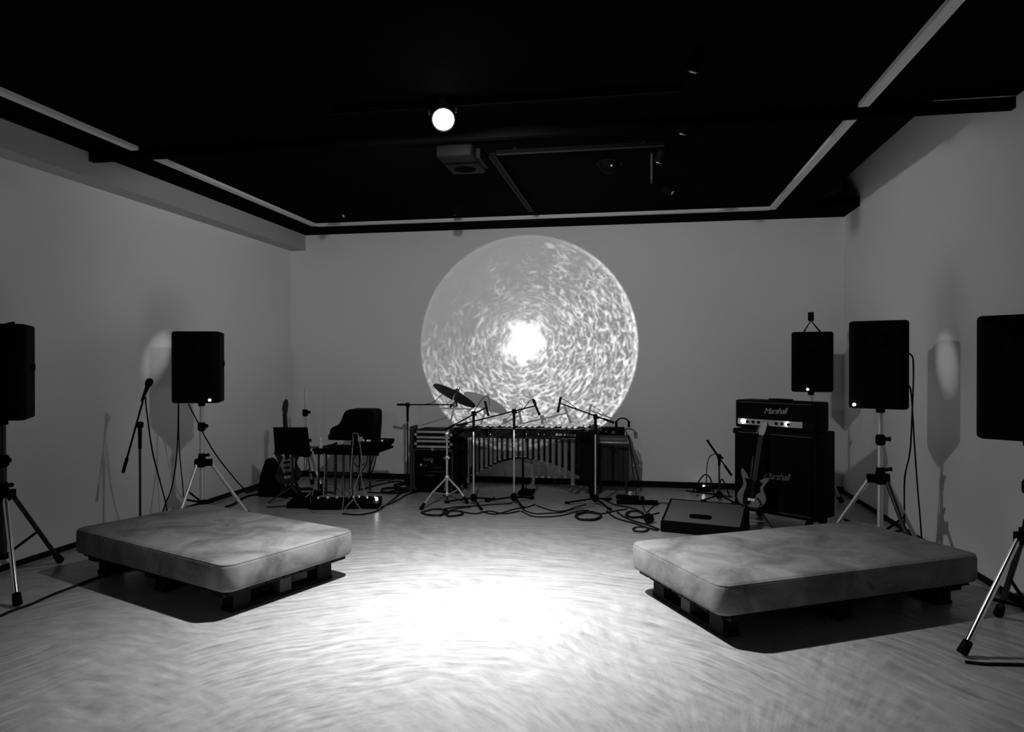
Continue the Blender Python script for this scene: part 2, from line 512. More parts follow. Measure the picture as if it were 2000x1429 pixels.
# a hot middle, a weak wide skirt, and more of the skirt on the side of the back wall (added to brighten that wall)
inv = lo.rotation_euler.to_matrix().inverted()
def along(d):
    q = inv @ Vector(d).normalized()
    return nt.math('ADD', nt.math('ADD', nt.math('MULTIPLY', sp.outputs[0], q.x), nt.math('MULTIPLY', sp.outputs[1], q.y)), nt.math('MULTIPLY', sp.outputs[2], q.z))
hot_ = nt.math('MULTIPLY', nt.math('POWER', nt.math('MAXIMUM', along(LAMP_AIM - LAMP), 0.0), 7.0), 0.95)
nt.l.new(nt.math('ADD', hot_, nt.step(along((0, 1, 0)), 0.08, 0.85, 0.006, 0.064)), em.inputs['Strength'])

# grey unit with a round opening next to the spotlight
gu = thing('ceiling_unit', 'grey box unit with round dark opening, just right of the lit spotlight', 'ceiling unit', (-1.32, 5.22, HC))
MB().rbox((0, 0.0, -0.055), (0.27, 0.5, 0.11), 0.015, 2).build('housing', M_GUNIT, gu)
MB().cyl((0.0, 0.1, -0.108), (0.0, 0.1, -0.114), 0.085, n=24).build('opening', M_CEIL, gu)
MB().box((0, -0.07, -0.112), (0.272, 0.03, 0.004)).build('seam_strip', M_CEIL, gu)
MB().box((0.15, 0.05, -0.05), (0.03, 0.3, 0.07)).build('side_bracket', M_GUNIT, gu)

# track spotlights, mostly lost in the dark; two carry added beams for the side-wall spots, the left fixture itself added
TRK = [(1362, 140, 'unlit track spotlight nearest the viewer, under the right half of the ceiling'),
       (1340, 262, 'unlit track spotlight right of centre, second nearest the viewer'),
       (1292, 318, 'unlit track spotlight beside the black hanging flag'),
       (1300, 385, 'track spotlight with an added dim beam, closest to the back rail, right of centre'),
       (682, 428, 'added dim track spotlight by the left back corner of the pale rail'),
       (892, 420, 'unlit track spotlight above the left edge of the disc, by the rail')]
for u, v, lab in TRK:
    zc = F_PX * (HC - 0.12 - EYE) / (HORIZON - v)
    p = W(u, v, zc)
    t = thing('track_spotlight', lab, 'spotlight', (p.x, p.y, HC), group='small track spotlights')
    d = Vector((-0.3, 0.25, -0.9)).normalized()
    tgt = {1300: W(1850, 708, 5.2), 682: W(310, 692, 6.46)}.get(u)
    if tgt is not None:
        head = Vector((p.x, p.y, HC - 0.045)); d = (tgt - head).normalized()
        vd = bpy.data.lights.new('added_dim_beam', 'SPOT'); vd.energy = ADDED_BEAM_W; vd.shadow_soft_size = 0.01  # beam added for the faint spot on the side wall
        vd.spot_size = R(10); vd.spot_blend = 1.0
        vo = bpy.data.objects.new('added_dim_beam', vd); COL.objects.link(vo)
        aim(vo, head + d * 0.11, tgt)
    MB().cyl((0, 0, 0), (0, 0, -0.05), 0.012, n=8).build('stem', M_BLACK, t)
    MB().cyl(Vector((0, 0, -0.045)) - d * 0.02, Vector((0, 0, -0.045)) + d * 0.075, 0.032, 0.04, 14).build('head', M_BLACK, t)
    MB().cyl(Vector((0, 0, -0.045)) + d * 0.072, Vector((0, 0, -0.045)) + d * 0.079, 0.02, n=14).build('lens', M_STEEL, t)
p = W(1190, 330, F_PX * (HC - 0.05 - EYE) / (HORIZON - 330))
t = thing('ceiling_dome', 'small dark dome on the ceiling right of centre', 'dome', (p.x, p.y, HC))
MB().lathe([(0.09, 0.0), (0.09, -0.02), (0.078, -0.05), (0.05, -0.075), (0.01, -0.085)], n=20).build('dome', M_PIPE, t)
MB().cyl((0, 0, -0.0), (0, 0, -0.015), 0.105, n=20).build('rim', M_BLACK, t)
MB().cyl((0.02, -0.08, -0.045), (0.02, -0.09, -0.05), 0.008, n=8).build('sensor', M_STEEL, t)
p = W(1272, 322, F_PX * (HC - 0.1 - EYE) / (HORIZON - 322))
t = thing('hanging_flag', 'narrow dark flag plate hanging beside a track spotlight', 'flag', (p.x, p.y, HC))
MB().box((0, 0, -0.13), (0.012, 0.12, 0.2)).build('plate', M_UNIT, t)
MB().cyl((0, 0, 0), (0, 0, -0.04), 0.006, n=8).build('rod', M_BLACK, t)

# ------------------------------------------------------------------ mattresses on pallets
def mattress(name, near, ang, lx, ly, z0, z1, label):
    """near corner of the top face; ang = direction of the long side lx; short side is +90 deg"""
    ux = Vector((math.cos(ang), math.sin(ang), 0)); uy = Vector((-ux.y, ux.x, 0))
    if ly < 0: uy = -uy
    c = Vector((near[0], near[1], 0)) + ux * lx / 2 + uy * abs(ly) / 2
    t = thing(name, label, 'mattress', (c.x, c.y, z0), ang)
    h = z1 - z0; a, b = lx, abs(ly)
    bm = bmesh.new(); bmesh.ops.create_cube(bm, size=1.0)
    bmesh.ops.scale(bm, vec=(a, b, h), verts=bm.verts)
    ve = [e for e in bm.edges if abs(e.verts[0].co.z - e.verts[1].co.z) > h * 0.5]
    bmesh.ops.bevel(bm, geom=ve, offset=0.075, segments=5, profile=0.5, affect='EDGES')
    he = [e for e in bm.edges if abs(e.verts[0].co.z - e.verts[1].co.z) < 1e-5 and len(e.link_faces) == 2 and any(abs(f.normal.z) > 0.9 for f in e.link_faces)]
    bmesh.ops.bevel(bm, geom=he, offset=0.028, segments=4, profile=0.5, affect='EDGES')
    # soft bulging sides
    for v in bm.verts:
        k = 1 - (2 * v.co.z / h) ** 2
        v.co.x *= 1 + 0.012 * k; v.co.y *= 1 + 0.02 * k
    MB().frombm(bm, (0, 0, h / 2), None, True).build('cover', M_MATT, t)
    def ring(z, inset):
        pts = []
        x, y, r = a / 2 - inset, b / 2 - inset, 0.07
        for cx, cy, s in ((x - r, y - r, 0), (-x + r, y - r, 90), (-x + r, -y + r, 180), (x - r, -y + r, 270)):
            for q in range(0, 91, 18):
                pts.append((cx + r * math.cos(R(s + q)), cy + r * math.sin(R(s + q)), z))
        pts.append(pts[0]); return pts
    MB().tube(ring(h - 0.012, 0.004), 0.006, 6, 1).build('piping', M_MATT, t)
    MB().tube(ring(0.015, 0.006), 0.006, 6, 1).build('piping', M_MATT, t)
    return t, c


def pallet(c, ang, lx, ly, h, label):
    t = thing('pallet', label, 'pallet', (c.x, c.y, 0), ang, 'black pallets under the mattresses')
    nb = 7; ix, iy = lx - 0.12, ly - 0.14
    for i in range(nb):
        y = -ly / 2 + ly * (i + 0.5) / nb
        MB().box((0, y, h - 0.0125), (lx, ly / nb - 0.02, 0.025)).build('plank', M_WOODBLK, t)
    for x in (-ix / 2 + 0.05, 0, ix / 2 - 0.05):
        MB().box((x, 0, h - 0.036), (0.1, ly - 0.02, 0.022)).build('cross_board', M_WOODBLK, t)
        MB().box((x, 0, 0.011), (0.1, iy, 0.022)).build('skid_board', M_WOODBLK, t)
        for y in (-iy / 2 + 0.07, 0, iy / 2 - 0.07):
            o = MB().box((x, y, h / 2 - 0.0125), (0.1, 0.09 if y == 0 else 0.12, h - 0.069)).build('block', M_UNIT if (y == 0 and x != 0) else M_WOODBLK, t)
            if y == 0 and x != 0: sub(o, 'grey middle block')
    return t


MZ0, MZ1 = 0.15, 0.32
nl = G(440, 1104, MZ1)
tL, cL = mattress('mattress', nl, R(158), 1.66, -1.0, MZ0, MZ1, 'grey velour mattress on a pallet at the left of the floor')
pallet(cL, R(158), 1.58, 0.92, MZ0, 'black wooden pallet under the left mattress')
nr = G(1408, 1144, MZ1)
tR, cR = mattress('mattress', nr, R(29), 1.82, 0.95, MZ0, MZ1, 'grey velour mattress on a pallet at the right of the floor')
pallet(cR, R(29), 1.74, 0.87, MZ0, 'black wooden pallet under the right mattress')

# ------------------------------------------------------------------ loudspeakers on stands
def loudspeaker(name, c, rz, wd, ht, dp, label, led=None, strap=False):
    """c = centre of the underside; local -y is the front"""
    t = thing(name, label, 'loudspeaker', c, rz)
    bm = bmesh.new()
    out = [(-wd / 2, -dp * 0.38), (-wd * 0.42, -dp * 0.5), (wd * 0.42, -dp * 0.5), (wd / 2, -dp * 0.38), (wd * 0.36, dp * 0.42), (wd * 0.28, dp * 0.5), (-wd * 0.28, dp * 0.5), (-wd * 0.36, dp * 0.42)]
    f = bm.faces.new([bm.verts.new((x, y, 0)) for x, y in out])
    ex = bmesh.ops.extrude_face_region(bm, geom=[f])
    bmesh.ops.translate(bm, vec=(0, 0, ht), verts=[g for g in ex['geom'] if isinstance(g, bmesh.types.BMVert)])
    bmesh.ops.recalc_face_normals(bm, faces=bm.faces)
    bmesh.ops.bevel(bm, geom=list(bm.edges), offset=0.018, segments=2, profile=0.5, affect='EDGES')
    MB().frombm(bm).build('cabinet', M_BLACK, t)
    MB().rbox((0, -dp * 0.5 - 0.004, ht * 0.52), (wd * 0.8, 0.016, ht * 0.86), 0.007, 2).build('grille', M_GRILLE, t)
    MB().lathe([(0.07, 0.0), (0.07, 0.004), (0.028, 0.02)], (0, -dp * 0.5 - 0.008, ht * 0.78), 16, (0, -1, 0)).build('horn', M_BLACK, t)
    for s in (-1, 1):
        MB().rbox((s * wd * 0.405, 0.0, ht * 0.55), (0.03, 0.14, 0.05), 0.01, 2).build('side_handle', M_RUBBER, t)
    MB().cyl((0, 0, 0.0), (0, 0, -0.035), 0.03, n=12).build('pole_socket', M_BLACK, t)
    if led:
        sub(MB().cyl((led * wd, -dp * 0.5 - 0.011, ht * 0.045), (led * wd, -dp * 0.5 - 0.016, ht * 0.045), 0.011, n=10).build('power_light', M_LED, t), 'small white indicator light')
    if strap:
        MB().tube([(-0.07, 0.02, ht), (0.0, 0.02, ht + 0.12), (0.09, 0.02, ht)], 0.009, 6, 1).build('hanging_strap', M_RUBBER, t)
        MB().rbox((0.0, 0.02, ht + 0.16), (0.055, 0.04, 0.09), 0.008, 2).build('strap_buckle', M_RUBBER, t)
    return t


def tripod_stand(name, base, htop, hub, feet, label, metals=(None, None, None), pole=None, col_z=None, cat='speaker stand', r=0.018, brace=True):
    """feet = three world xy points on the floor"""
    t = thing(name, label, cat, base)
    b = Vector((base[0], base[1], 0)); P = pole or M_STEEL
    MB().cyl(b + Vector((0, 0, 0.18)), b + Vector((0, 0, (col_z or (hub + htop) / 2))), r * 1.15, n=14).build('lower_pole', P, t, world=True)
    cz = col_z or (hub + htop) / 2
    MB().cyl(b + Vector((0, 0, cz - 0.02)), b + Vector((0, 0, htop - 0.037)), r * 0.95, n=14).build('upper_pole', P, t, world=True)
    cl = MB().lathe([(r * 1.2, -0.045), (r * 1.9, -0.03), (r * 1.9, 0.02), (r * 1.3, 0.035)], b + Vector((0, 0, cz)), 14).build('collar', M_BLACK, t, world=True)
    MB().cyl(b + Vector((0.0, 0, cz)), b + Vector((0.065, -0.02, cz + 0.004)), 0.008, 0.018, 8).build('knob', M_BLACK, t, world=True)
    hb = MB()
    hb.lathe([(r * 1.3, -0.05), (r * 2.4, -0.04), (r * 2.6, 0.01), (r * 1.8, 0.03), (r * 1.5, 0.075)], b + Vector((0, 0, hub)), 14)
    for fx in feet:
        d = (Vector((fx[0], fx[1], 0)) - b); d.z = 0; d.normalize()
        hb.box(b + d * 0.055 + Vector((0, 0, hub - 0.01)), (0.07, 0.035, 0.06), rot=(0, 0, math.atan2(d.y, d.x)))
    hb.build('hub', M_BLACK, t, world=True)
    MB().cyl(b + Vector((0, 0, hub + 0.05)), b + Vector((0.075, -0.01, hub + 0.065)), 0.007, 0.016, 8).build('knob', M_BLACK, t, world=True)
    MB().lathe([(r * 1.2, -0.02), (r * 1.8, -0.015), (r * 1.8, 0.015), (r * 1.2, 0.02)], b + Vector((0, 0, 0.2)), 12).build('lower_bracket', M_BLACK, t, world=True)
    for fx, mm in zip(feet, metals):
        f = Vector((fx[0], fx[1], 0.012)); d = f - b; d.z = 0; d.normalize()
        top = b + d * 0.075 + Vector((0, 0, hub - 0.015))
        lg = MB().cyl(top, f + (top - f).normalized() * 0.05, r * 0.85, n=12).build('leg', mm or P, t, world=True)
        MB().cyl(f + (top - f).normalized() * 0.075, f + Vector((0, 0, 0.008)), r * 1.25, r * 1.45, 12).build('rubber_foot', M_RUBBER, lg, world=True)
        if brace:
            mid = top.lerp(f, 0.52)
            MB().cyl(mid, b + d * 0.02 + Vector((0, 0, 0.2)), r * 0.5, n=8).build('strut', M_BLACK, t, world=True)
    return t


def ring_feet(b, r, a0):
    return [(b[0] + r * math.cos(R(a0 + 120 * i)), b[1] + r * math.sin(R(a0 + 120 * i))) for i in range(3)]


# near left
b = (-4.03, 3.87)
tripod_stand('speaker_stand', (b[0], b[1], 0), 1.09, 0.60, [G(33, 1187)[:2], (-4.10, 4.40), (-4.24, 3.42)], 'tripod speaker stand with one bright leg at the left edge of the photo', (M_CHROME, M_DARKST, M_DARKST), M_DARKST, 0.82)
loudspeaker('loudspeaker', (b[0], b[1], 1.085), R(24), 0.37, 0.61, 0.34, 'black loudspeaker cut off by the left edge of the photo')
# left wall
b = (-3.85, 5.70)
tripod_stand('speaker_stand', (b[0], b[1], 0), 1.10, 0.56, ring_feet(b, 0.42, -88), 'steel tripod speaker stand beside the vocal microphone on the left wall', (M_STEEL, M_STEEL, M_DARKST), M_STEEL, 0.88)
loudspeaker('loudspeaker', (b[0], b[1], 1.095), R(14), 0.42, 0.63, 0.36, 'black loudspeaker with white light, on a stand by the left wall', led=0.33)
# right wall
b = W(1720, 900, 5.12)
tripod_stand('speaker_stand', (b.x, b.y, 0), 1.12, 0.61, [(b.x - 0.42, b.y + 0.06), (b.x + 0.40, b.y + 0.33), (b.x + 0.12, b.y - 0.45)], 'bright steel tripod speaker stand behind the right mattress', (M_CHROME, M_STEEL, M_DARKST), M_STEEL, 0.89)
loudspeaker('loudspeaker', (b.x, b.y, 1.12), R(-24), 0.39, 0.63, 0.36, 'black loudspeaker with cable loop at its side, on a stand by the right wall', led=-0.38)
BR = b.copy()
# back right corner
b = W(1584, 900, 7.05)
tripod_stand('speaker_stand', (b.x, b.y, 0), 1.16, 0.60, ring_feet(b, 0.4, 30), 'speaker stand hidden behind the amplifier stack', (M_STEEL, M_DARKST, M_DARKST), M_STEEL, 0.92)
loudspeaker('loudspeaker', (b.x, b.y, 1.16), R(-8), 0.39, 0.595, 0.35, 'black loudspeaker with strap on top, behind the amplifier stack', led=-0.12, strap=True)
# near right
b = W(2012, 900, 3.57)
tripod_stand('speaker_stand', (b.x, b.y, 0), 1.06, 0.57, [G(1880, 1284)[:2], (b.x + 0.05, b.y + 0.42), (b.x + 0.2, b.y - 0.4)], 'tripod speaker stand with one bright leg at the right edge of the photo', (M_CHROME, M_DARKST, M_DARKST), M_DARKST, 0.82)
loudspeaker('loudspeaker', (b.x, b.y, 1.06), R(-40), 0.40, 0.63, 0.36, 'black loudspeaker cut off by the right edge of the photo')

# ------------------------------------------------------------------ cables
def cable(pts, label, r=0.006, m=None, name='cable', group=None, sub_=5):
    pts = [Vector(p) for p in pts]
    o = MB().tube(pts, r, 6, sub_).build(name, m or M_CABLE, origin=pts[0])
    return tag(o, label, 'cable', group)


def fl(u, v, z=0.007):
    return G(u, v, z)


def coil(u, v, ru, rv, turns, label, r=0.006, seed=1, tail=None):
    rnd = random.Random(seed); pts = []
    n = int(turns * 10)
    for i in range(n + 1):
        a = 2 * math.pi * i / 10
        k = 1 + rnd.uniform(-0.18, 0.18)
        pts.append(fl(u + ru * k * math.cos(a), v + rv * k * math.sin(a), 0.007 + 0.004 * (i / 10)))
    if tail: pts += [fl(*q) for q in tail]
    return cable(pts, label, r, sub_=3)


# ------------------------------------------------------------------ microphone stands
def mic_body(t, p, d, ln=0.16, r=0.012, ball=False):
    d = Vector(d).normalized(); p = Vector(p)
    mb = MB()
    if ball:
        mb.lathe([(0.010, 0.0), (0.013, 0.08), (0.017, 0.125), (0.024, 0.14)], p - d * 0.14, 12, d)
        m_ = mb.build('microphone_body', M_BLACK, t, world=True)
        MB().lathe([(0.024, 0.0), (0.029, 0.018), (0.028, 0.036), (0.02, 0.052), (0.006, 0.058)], p, 12, d).build('microphone_head', M_GRILLE, t, world=True)
    else:
        mb.cyl(p - d * ln / 2, p + d * ln / 2, r, r * 0.9, 12)
        m_ = mb.build('microphone_body', M_BLACK, t, world=True)
        MB().cyl(p + d * ln / 2, p + d * (ln / 2 + 0.03), r * 1.05, n=12).build('microphone_head', M_GRILLE, t, world=True)
    return m_


def boom_stand(name, base, piv_z, b0, b1, label, mic_d, mic_len=0.16, base_a=-60, ball=False, leg=0.3, pole_m=None, loop=None, lowlegs=True, micoff=(0, 0, 0), rbase=None):
    """b0 = counterweight end, b1 = microphone end of the boom (world)"""
    t = thing(name, label, 'microphone stand', (base[0], base[1], 0))
    b = Vector((base[0], base[1], 0)); P = pole_m or M_STEEL
    piv = b + Vector((0, 0, piv_z))
    MB().cyl(b + Vector((0, 0, 0.06)), b + Vector((0, 0, piv_z * 0.86)), 0.009, n=10).build('pole', P, t, world=True)
    MB().cyl(b + Vector((0, 0, piv_z * 0.80)), b + Vector((0, 0, piv_z - 0.02)), 0.013, 0.015, 12).build('clutch', M_BLACK, t, world=True)
    MB().rbox(piv, (0.045, 0.04, 0.05), 0.01, 2).build('boom_joint', M_BLACK, t, world=True)
    MB().cyl(piv, piv + Vector((0.03, -0.035, -0.01)), 0.006, 0.013, 8).build('knob', M_BLACK, t, world=True)
    b0, b1 = Vector(b0), Vector(b1)
    MB().cyl(b0, b1, 0.0075, n=10).build('boom', M_BLACK, t, world=True)
    d = (b1 - b0).normalized()
    MB().cyl(b0 - d * 0.02, b0 + d * 0.1, 0.013, n=10).build('counterweight', M_RUBBER, t, world=True)
    MB().lathe([(0.02, 0.03), (0.035, 0.05), (0.036, 0.085), (0.016, 0.11)], b, 12).build('base_hub', M_BLACK, t, world=True)
    if rbase:
        MB().lathe([(rbase, 0.0), (rbase, 0.02), (rbase * 0.5, 0.032), (0.02, 0.04)], b, 24).build('round_base', M_BLACK, t, world=True)
    else:
        for i in range(3):
            a = R(base_a + 120 * i)
            e = b + Vector((leg * math.cos(a), leg * math.sin(a), 0.012))
            lg = MB().cyl(b + Vector((0.02 * math.cos(a), 0.02 * math.sin(a), 0.065)), e, 0.009, n=8).build('leg', M_BLACK, t, world=True)
            dd = (e - b).normalized()
            MB().cyl(e - dd * 0.05 + Vector((0, 0, 0.004)), e + Vector((0, 0, 0.004)), 0.014, 0.015, 10).build('rubber_foot', M_RUBBER, lg, world=True)
    mp = b1 + Vector(micoff)
    MB().cyl(b1, mp + Vector((0, 0, 0.001)), 0.012, n=8).build('clip', M_BLACK, t, world=True)
    mic_body(t, mp, mic_d, mic_len, ball=ball)
    if loop:
        MB().tube(loop, 0.004, 6, 5).build('lead', M_CABLE, t, world=True)
    return t


ZM = 7.15
# the vocal microphone by the left wall
zl = 5.57
b = W(273, 990, zl)
b0, b1 = W(241, 918, zl), W(283, 768, zl)
boom_stand('microphone_stand', b, 0.955, b0, b1, 'black boom stand with ball-headed vocal microphone by the left wall', W(296, 735, zl) - W(283, 768, zl), ball=True, pole_m=M_DARKST, rbase=0.13,
           micoff=tuple(W(289, 752, zl) - b1))
cable([W(284, 775, zl), W(286, 800, zl), W(297, 880, zl + 0.05), W(312, 940, zl + 0.15), W(322, 978, zl + 0.3), fl(335, 1035), fl(360, 1030)], 'black cable hanging from the vocal microphone by the left wall')
# three overhead booms at the vibraphone
b = fl(925, 985, 0)
z0 = ZM
boom_stand('microphone_stand', b, 0.93, W(872, 838, z0 + 0.05), W(950, 795, z0 - 0.1), 'boom microphone stand in front of the vibraphone, left of the three', (0.06, 0.1, -0.35), 0.13, -62, leg=0.31,
           loop=[W(921, 812, z0), W(931, 795, z0 - 0.1), W(945, 776, z0 - 0.1), W(954, 775, z0 - 0.1), W(956, 792, z0 - 0.1)])
b = fl(1004, 983, 0)
boom_stand('microphone_stand', b, 0.95, W(895, 830, z0 + 0.1), W(1046, 792, z0 - 0.1), 'boom microphone stand in front of the vibraphone, middle of the three', tuple(W(1058, 815, z0) - W(1045, 785, z0)), 0.15, -62, leg=0.31,
           loop=[W(1012, 806, z0), W(1025, 795, z0 - 0.1), W(1036, 781, z0 - 0.1), W(1044, 781, z0 - 0.1), W(1048, 790, z0 - 0.1)])
b = fl(1163, 986, 0)
boom_stand('microphone_stand', b, 0.90, W(1196, 824, z0 + 0.05), W(1093, 787, z0 - 0.1), 'boom microphone stand in front of the vibraphone, right of the three', tuple(W(1088, 795, z0) - W(1092, 775, z0)), 0.13, -58, leg=0.31,
           loop=[W(1093, 776, z0 - 0.1), W(1110, 785, z0 - 0.1), W(1130, 800, z0 - 0.05), W(1150, 808, z0)])
# T-shaped boom at the rack
zt = 8.05
b = W(796, 935, zt)
boom_stand('microphone_stand', b, 0.965, W(779, 790, zt), W(884, 790, zt - 0.35), 'black T-shaped boom stand beside the equipment rack', (0.3, -0.2, 0.25), 0.10, 90, pole_m=M_DARKST, leg=0.15,
           loop=[W(826, 790, zt), W(845, 786, zt), W(858, 775, zt - 0.1), W(872, 765, zt - 0.2)])
# short stand in front of the amplifier
zs = 7.3
b = W(1405, 960, zs)
boom_stand('microphone_stand', b, 0.47, W(1427, 925, zs - 0.15), W(1394, 878, zs), 'short boom stand with slim microphone left of the amplifier', tuple(W(1383, 862, zs) - W(1394, 878, zs)), 0.18, 80, pole_m=M_DARKST, leg=0.2)
cable([W(1396, 886, zs), W(1386, 892, zs), W(1381, 910, zs), W(1380, 935, zs), fl(1378, 962), fl(1360, 968)], 'black cable drooping from the short microphone stand', 0.005)

# ------------------------------------------------------------------ cymbal and its stand
b = fl(873, 978, 0)
zc = 7.27
feet = [fl(822, 995)[:2], fl(913, 983)[:2], fl(868, 967)[:2]]
t = thing('cymbal_stand', 'chrome boom cymbal stand left of the vibraphone', 'cymbal stand', (b.x, b.y, 0))
bb = Vector((b.x, b.y, 0))
piv = W(851, 848, zc); arm_top = W(889, 790, zc - 0.05)
MB().cyl(bb + Vector((0, 0, 0.05)), bb + Vector((0, 0, 0.46)), 0.013, n=12).build('lower_pole', M_STEEL, t, world=True)
MB().cyl(bb + Vector((0, 0, 0.42)), bb + Vector((0, 0, 0.70)), 0.0095, n=12).build('upper_pole', M_STEEL, t, world=True)
MB().lathe([(0.014, -0.025), (0.022, -0.02), (0.022, 0.02), (0.014, 0.025)], bb + Vector((0, 0, 0.45)), 12).build('collar', M_CHROME, t, world=True)
MB().tube([bb + Vector((-0.035, -0.01, 0.455)), bb + Vector((0, -0.02, 0.445)), bb + Vector((0.035, -0.01, 0.455))], 0.007, 6, 3).build('wing_nut', M_CHROME, t, world=True)
jt = bb + Vector((0, 0, 0.70))
MB().rbox(jt, (0.04, 0.04, 0.045), 0.01, 2).build('boom_joint', M_STEEL, t, world=True)
low = jt + (jt - arm_top).normalized() * 0.10
MB().cyl(low, arm_top, 0.009, n=10).build('boom', M_CHROME, t, world=True)
MB().rbox(arm_top, (0.045, 0.045, 0.05), 0.01, 2).build('tilter', M_DARKST, t, world=True)
hubz = 0.22
for fx in feet:
    f = Vector((fx[0], fx[1], 0.02)); d = f - bb; d.z = 0; d.normalize()
    top = bb + d * 0.02 + Vector((0, 0, hubz + 0.02))
    kn = top.lerp(f, 0.55) + Vector((0, 0, 0.02))
    lg = MB().tube([top, kn, f], 0.010, 8, 1).build('leg', M_STEEL, t, world=True)
    MB().cyl(f + (kn - f).normalized() * 0.07, f + Vector((0, 0, -0.008)), 0.014, 0.02, 10).build('rubber_foot', M_RUBBER, lg, world=True)
    MB().cyl(kn, bb + d * 0.015 + Vector((0, 0, 0.07)), 0.006, n=8).build('strut', M_STEEL, t, world=True)
MB().lathe([(0.016, -0.03), (0.026, -0.02), (0.026, 0.02), (0.016, 0.03)], bb + Vector((0, 0, hubz + 0.02)), 12).build('hub', M_STEEL, t, world=True)
MB().lathe([(0.014, -0.02), (0.022, -0.01), (0.022, 0.01), (0.014, 0.02)], bb + Vector((0, 0, 0.07)), 12).build('lower_bracket', M_STEEL, t, world=True)
# cymbal: a wide shallow disc tilted down to the right and a little to the viewer
cc = W(890, 768, zc - 0.05)
cn = Vector((0.42, -0.05, 1.0)); cn = (W(900, 748, zc) - W(892, 768, zc)).normalized() * 0.93 + Vector((0.05, 0.30, 0.0)); cn.normalize()
cy = thing('cymbal', 'dark ride cymbal tilted above the stand, in front of the disc', 'cymbal', cc)
MB().lathe([(0.245, -0.03), (0.2455, -0.028), (0.2, -0.016), (0.12, -0.002), (0.055, 0.01), (0.048, 0.02), (0.03, 0.034), (0.006, 0.04)], cc, 36, cn).build('plate', M_BRASS, cy, world=True)
MB().cyl(cc - cn * 0.07, cc + cn * 0.075, 0.005, n=8).build('tilter_rod', M_STEEL, cy, world=True)
MB().cyl(cc + cn * 0.036, cc + cn * 0.05, 0.02, n=12).build('felt', M_CLOTH, cy, world=True)
MB().cyl(cc + cn * 0.056, cc + cn * 0.07, 0.016, n=8).build('wing_nut', M_CHROME, cy, world=True)
MB().cyl(arm_top, cc - cn * 0.06, 0.006, n=8).build('tilter_neck', M_STEEL, t, world=True)

# ------------------------------------------------------------------ vibraphone
VX0, VX1, VYF = -1.955, -0.475, 7.50
VZ = 0.672
vb = thing('vibraphone', 'black framed vibraphone with silver bars and hanging resonator tubes', 'vibraphone', ((VX0 + VX1) / 2, VYF + 0.3, 0))
def vbuild(mb, nm, m, par=None): return mb.build(nm, m, par or vb, world=True)
DL, DRt = 0.42, 0.68                      # depth at the high and the low end
def vdepth(x): return DL + (DRt - DL) * (x - VX0) / (VX1 - VX0)
vbuild(MB().box(((VX0 + VX1) / 2, VYF, VZ), (VX1 - VX0, 0.035, 0.085)), 'front_rail', M_TOLEX)
bk0, bk1 = Vector((VX0, VYF + DL, VZ)), Vector((VX1, VYF + DRt, VZ))
vbuild(MB().box((bk0 + bk1) / 2, ((bk1 - bk0).length, 0.035, 0.08), rot=(0, 0, math.atan2(bk1.y - bk0.y, bk1.x - bk0.x))), 'back_rail', M_TOLEX)
for x, dep in ((VX0, DL), (VX1, DRt)):
    e = vbuild(MB().rbox((x, VYF + dep / 2, VZ - 0.02), (0.06, dep + 0.06, 0.16), 0.012, 2), 'end_frame', M_TOLEX)
    for y in (VYF + 0.03, VYF + dep - 0.03):
        vbuild(MB().box((x, y, 0.36), (0.05, 0.05, 0.58)), 'leg', M_TOLEX)
        vbuild(MB().cyl((x - 0.018, y, 0.035), (x + 0.018, y, 0.035), 0.035, n=16), 'caster', M_RUBBER)
    vbuild(MB().box((x, VYF + dep / 2, 0.11), (0.06, dep + 0.1, 0.05)), 'foot_bar', M_TOLEX)
# wide dark skirts next to the ends that hide the big tubes
vbuild(MB().box((VX1 - 0.06, VYF + 0.06, 0.42), (0.14, 0.02, 0.48)), 'end_panel', M_TOLEX)
vbuild(MB().box((VX0 + 0.05, VYF + 0.05, 0.42), (0.12, 0.02, 0.48)), 'end_panel', M_TOLEX)
# tone bars: naturals on the far side, accidentals nearer the viewer, a little higher
NN = 22
for i in range(NN):
    x = VX0 + 0.05 + (VX1 - VX0 - 0.1) * (i + 0.5) / NN
    dep = vdepth(x); L = 0.20 + 0.14 * i / NN
    vbuild(MB().rbox((x, VYF + dep - 0.02 - L / 2, VZ + 0.062), (0.05, L, 0.012), 0.003, 1), 'tone_bar', M_BARS)
acc = [i for i in range(NN - 1) if (i % 7) not in (2, 6)]
for i in acc:
    x = VX0 + 0.05 + (VX1 - VX0 - 0.1) * (i + 1.0) / NN
    L = 0.20 + 0.13 * i / NN
    vbuild(MB().rbox((x, VYF + 0.03 + L / 2, VZ + 0.078), (0.048, L, 0.012), 0.003, 1), 'tone_bar', M_BARS)
for k_, dz in ((0.28, 0.05), (0.72, 0.05)):
    a_ = Vector((VX0 + 0.03, VYF + DL * k_, VZ + dz)); b_ = Vector((VX1 - 0.03, VYF + DRt * k_, VZ + dz))
    vbuild(MB().box((a_ + b_) / 2, ((b_ - a_).length, 0.02, 0.012), rot=(0, 0, math.atan2(b_.y - a_.y, b_.x - a_.x))), 'bar_support', M_DARKST)
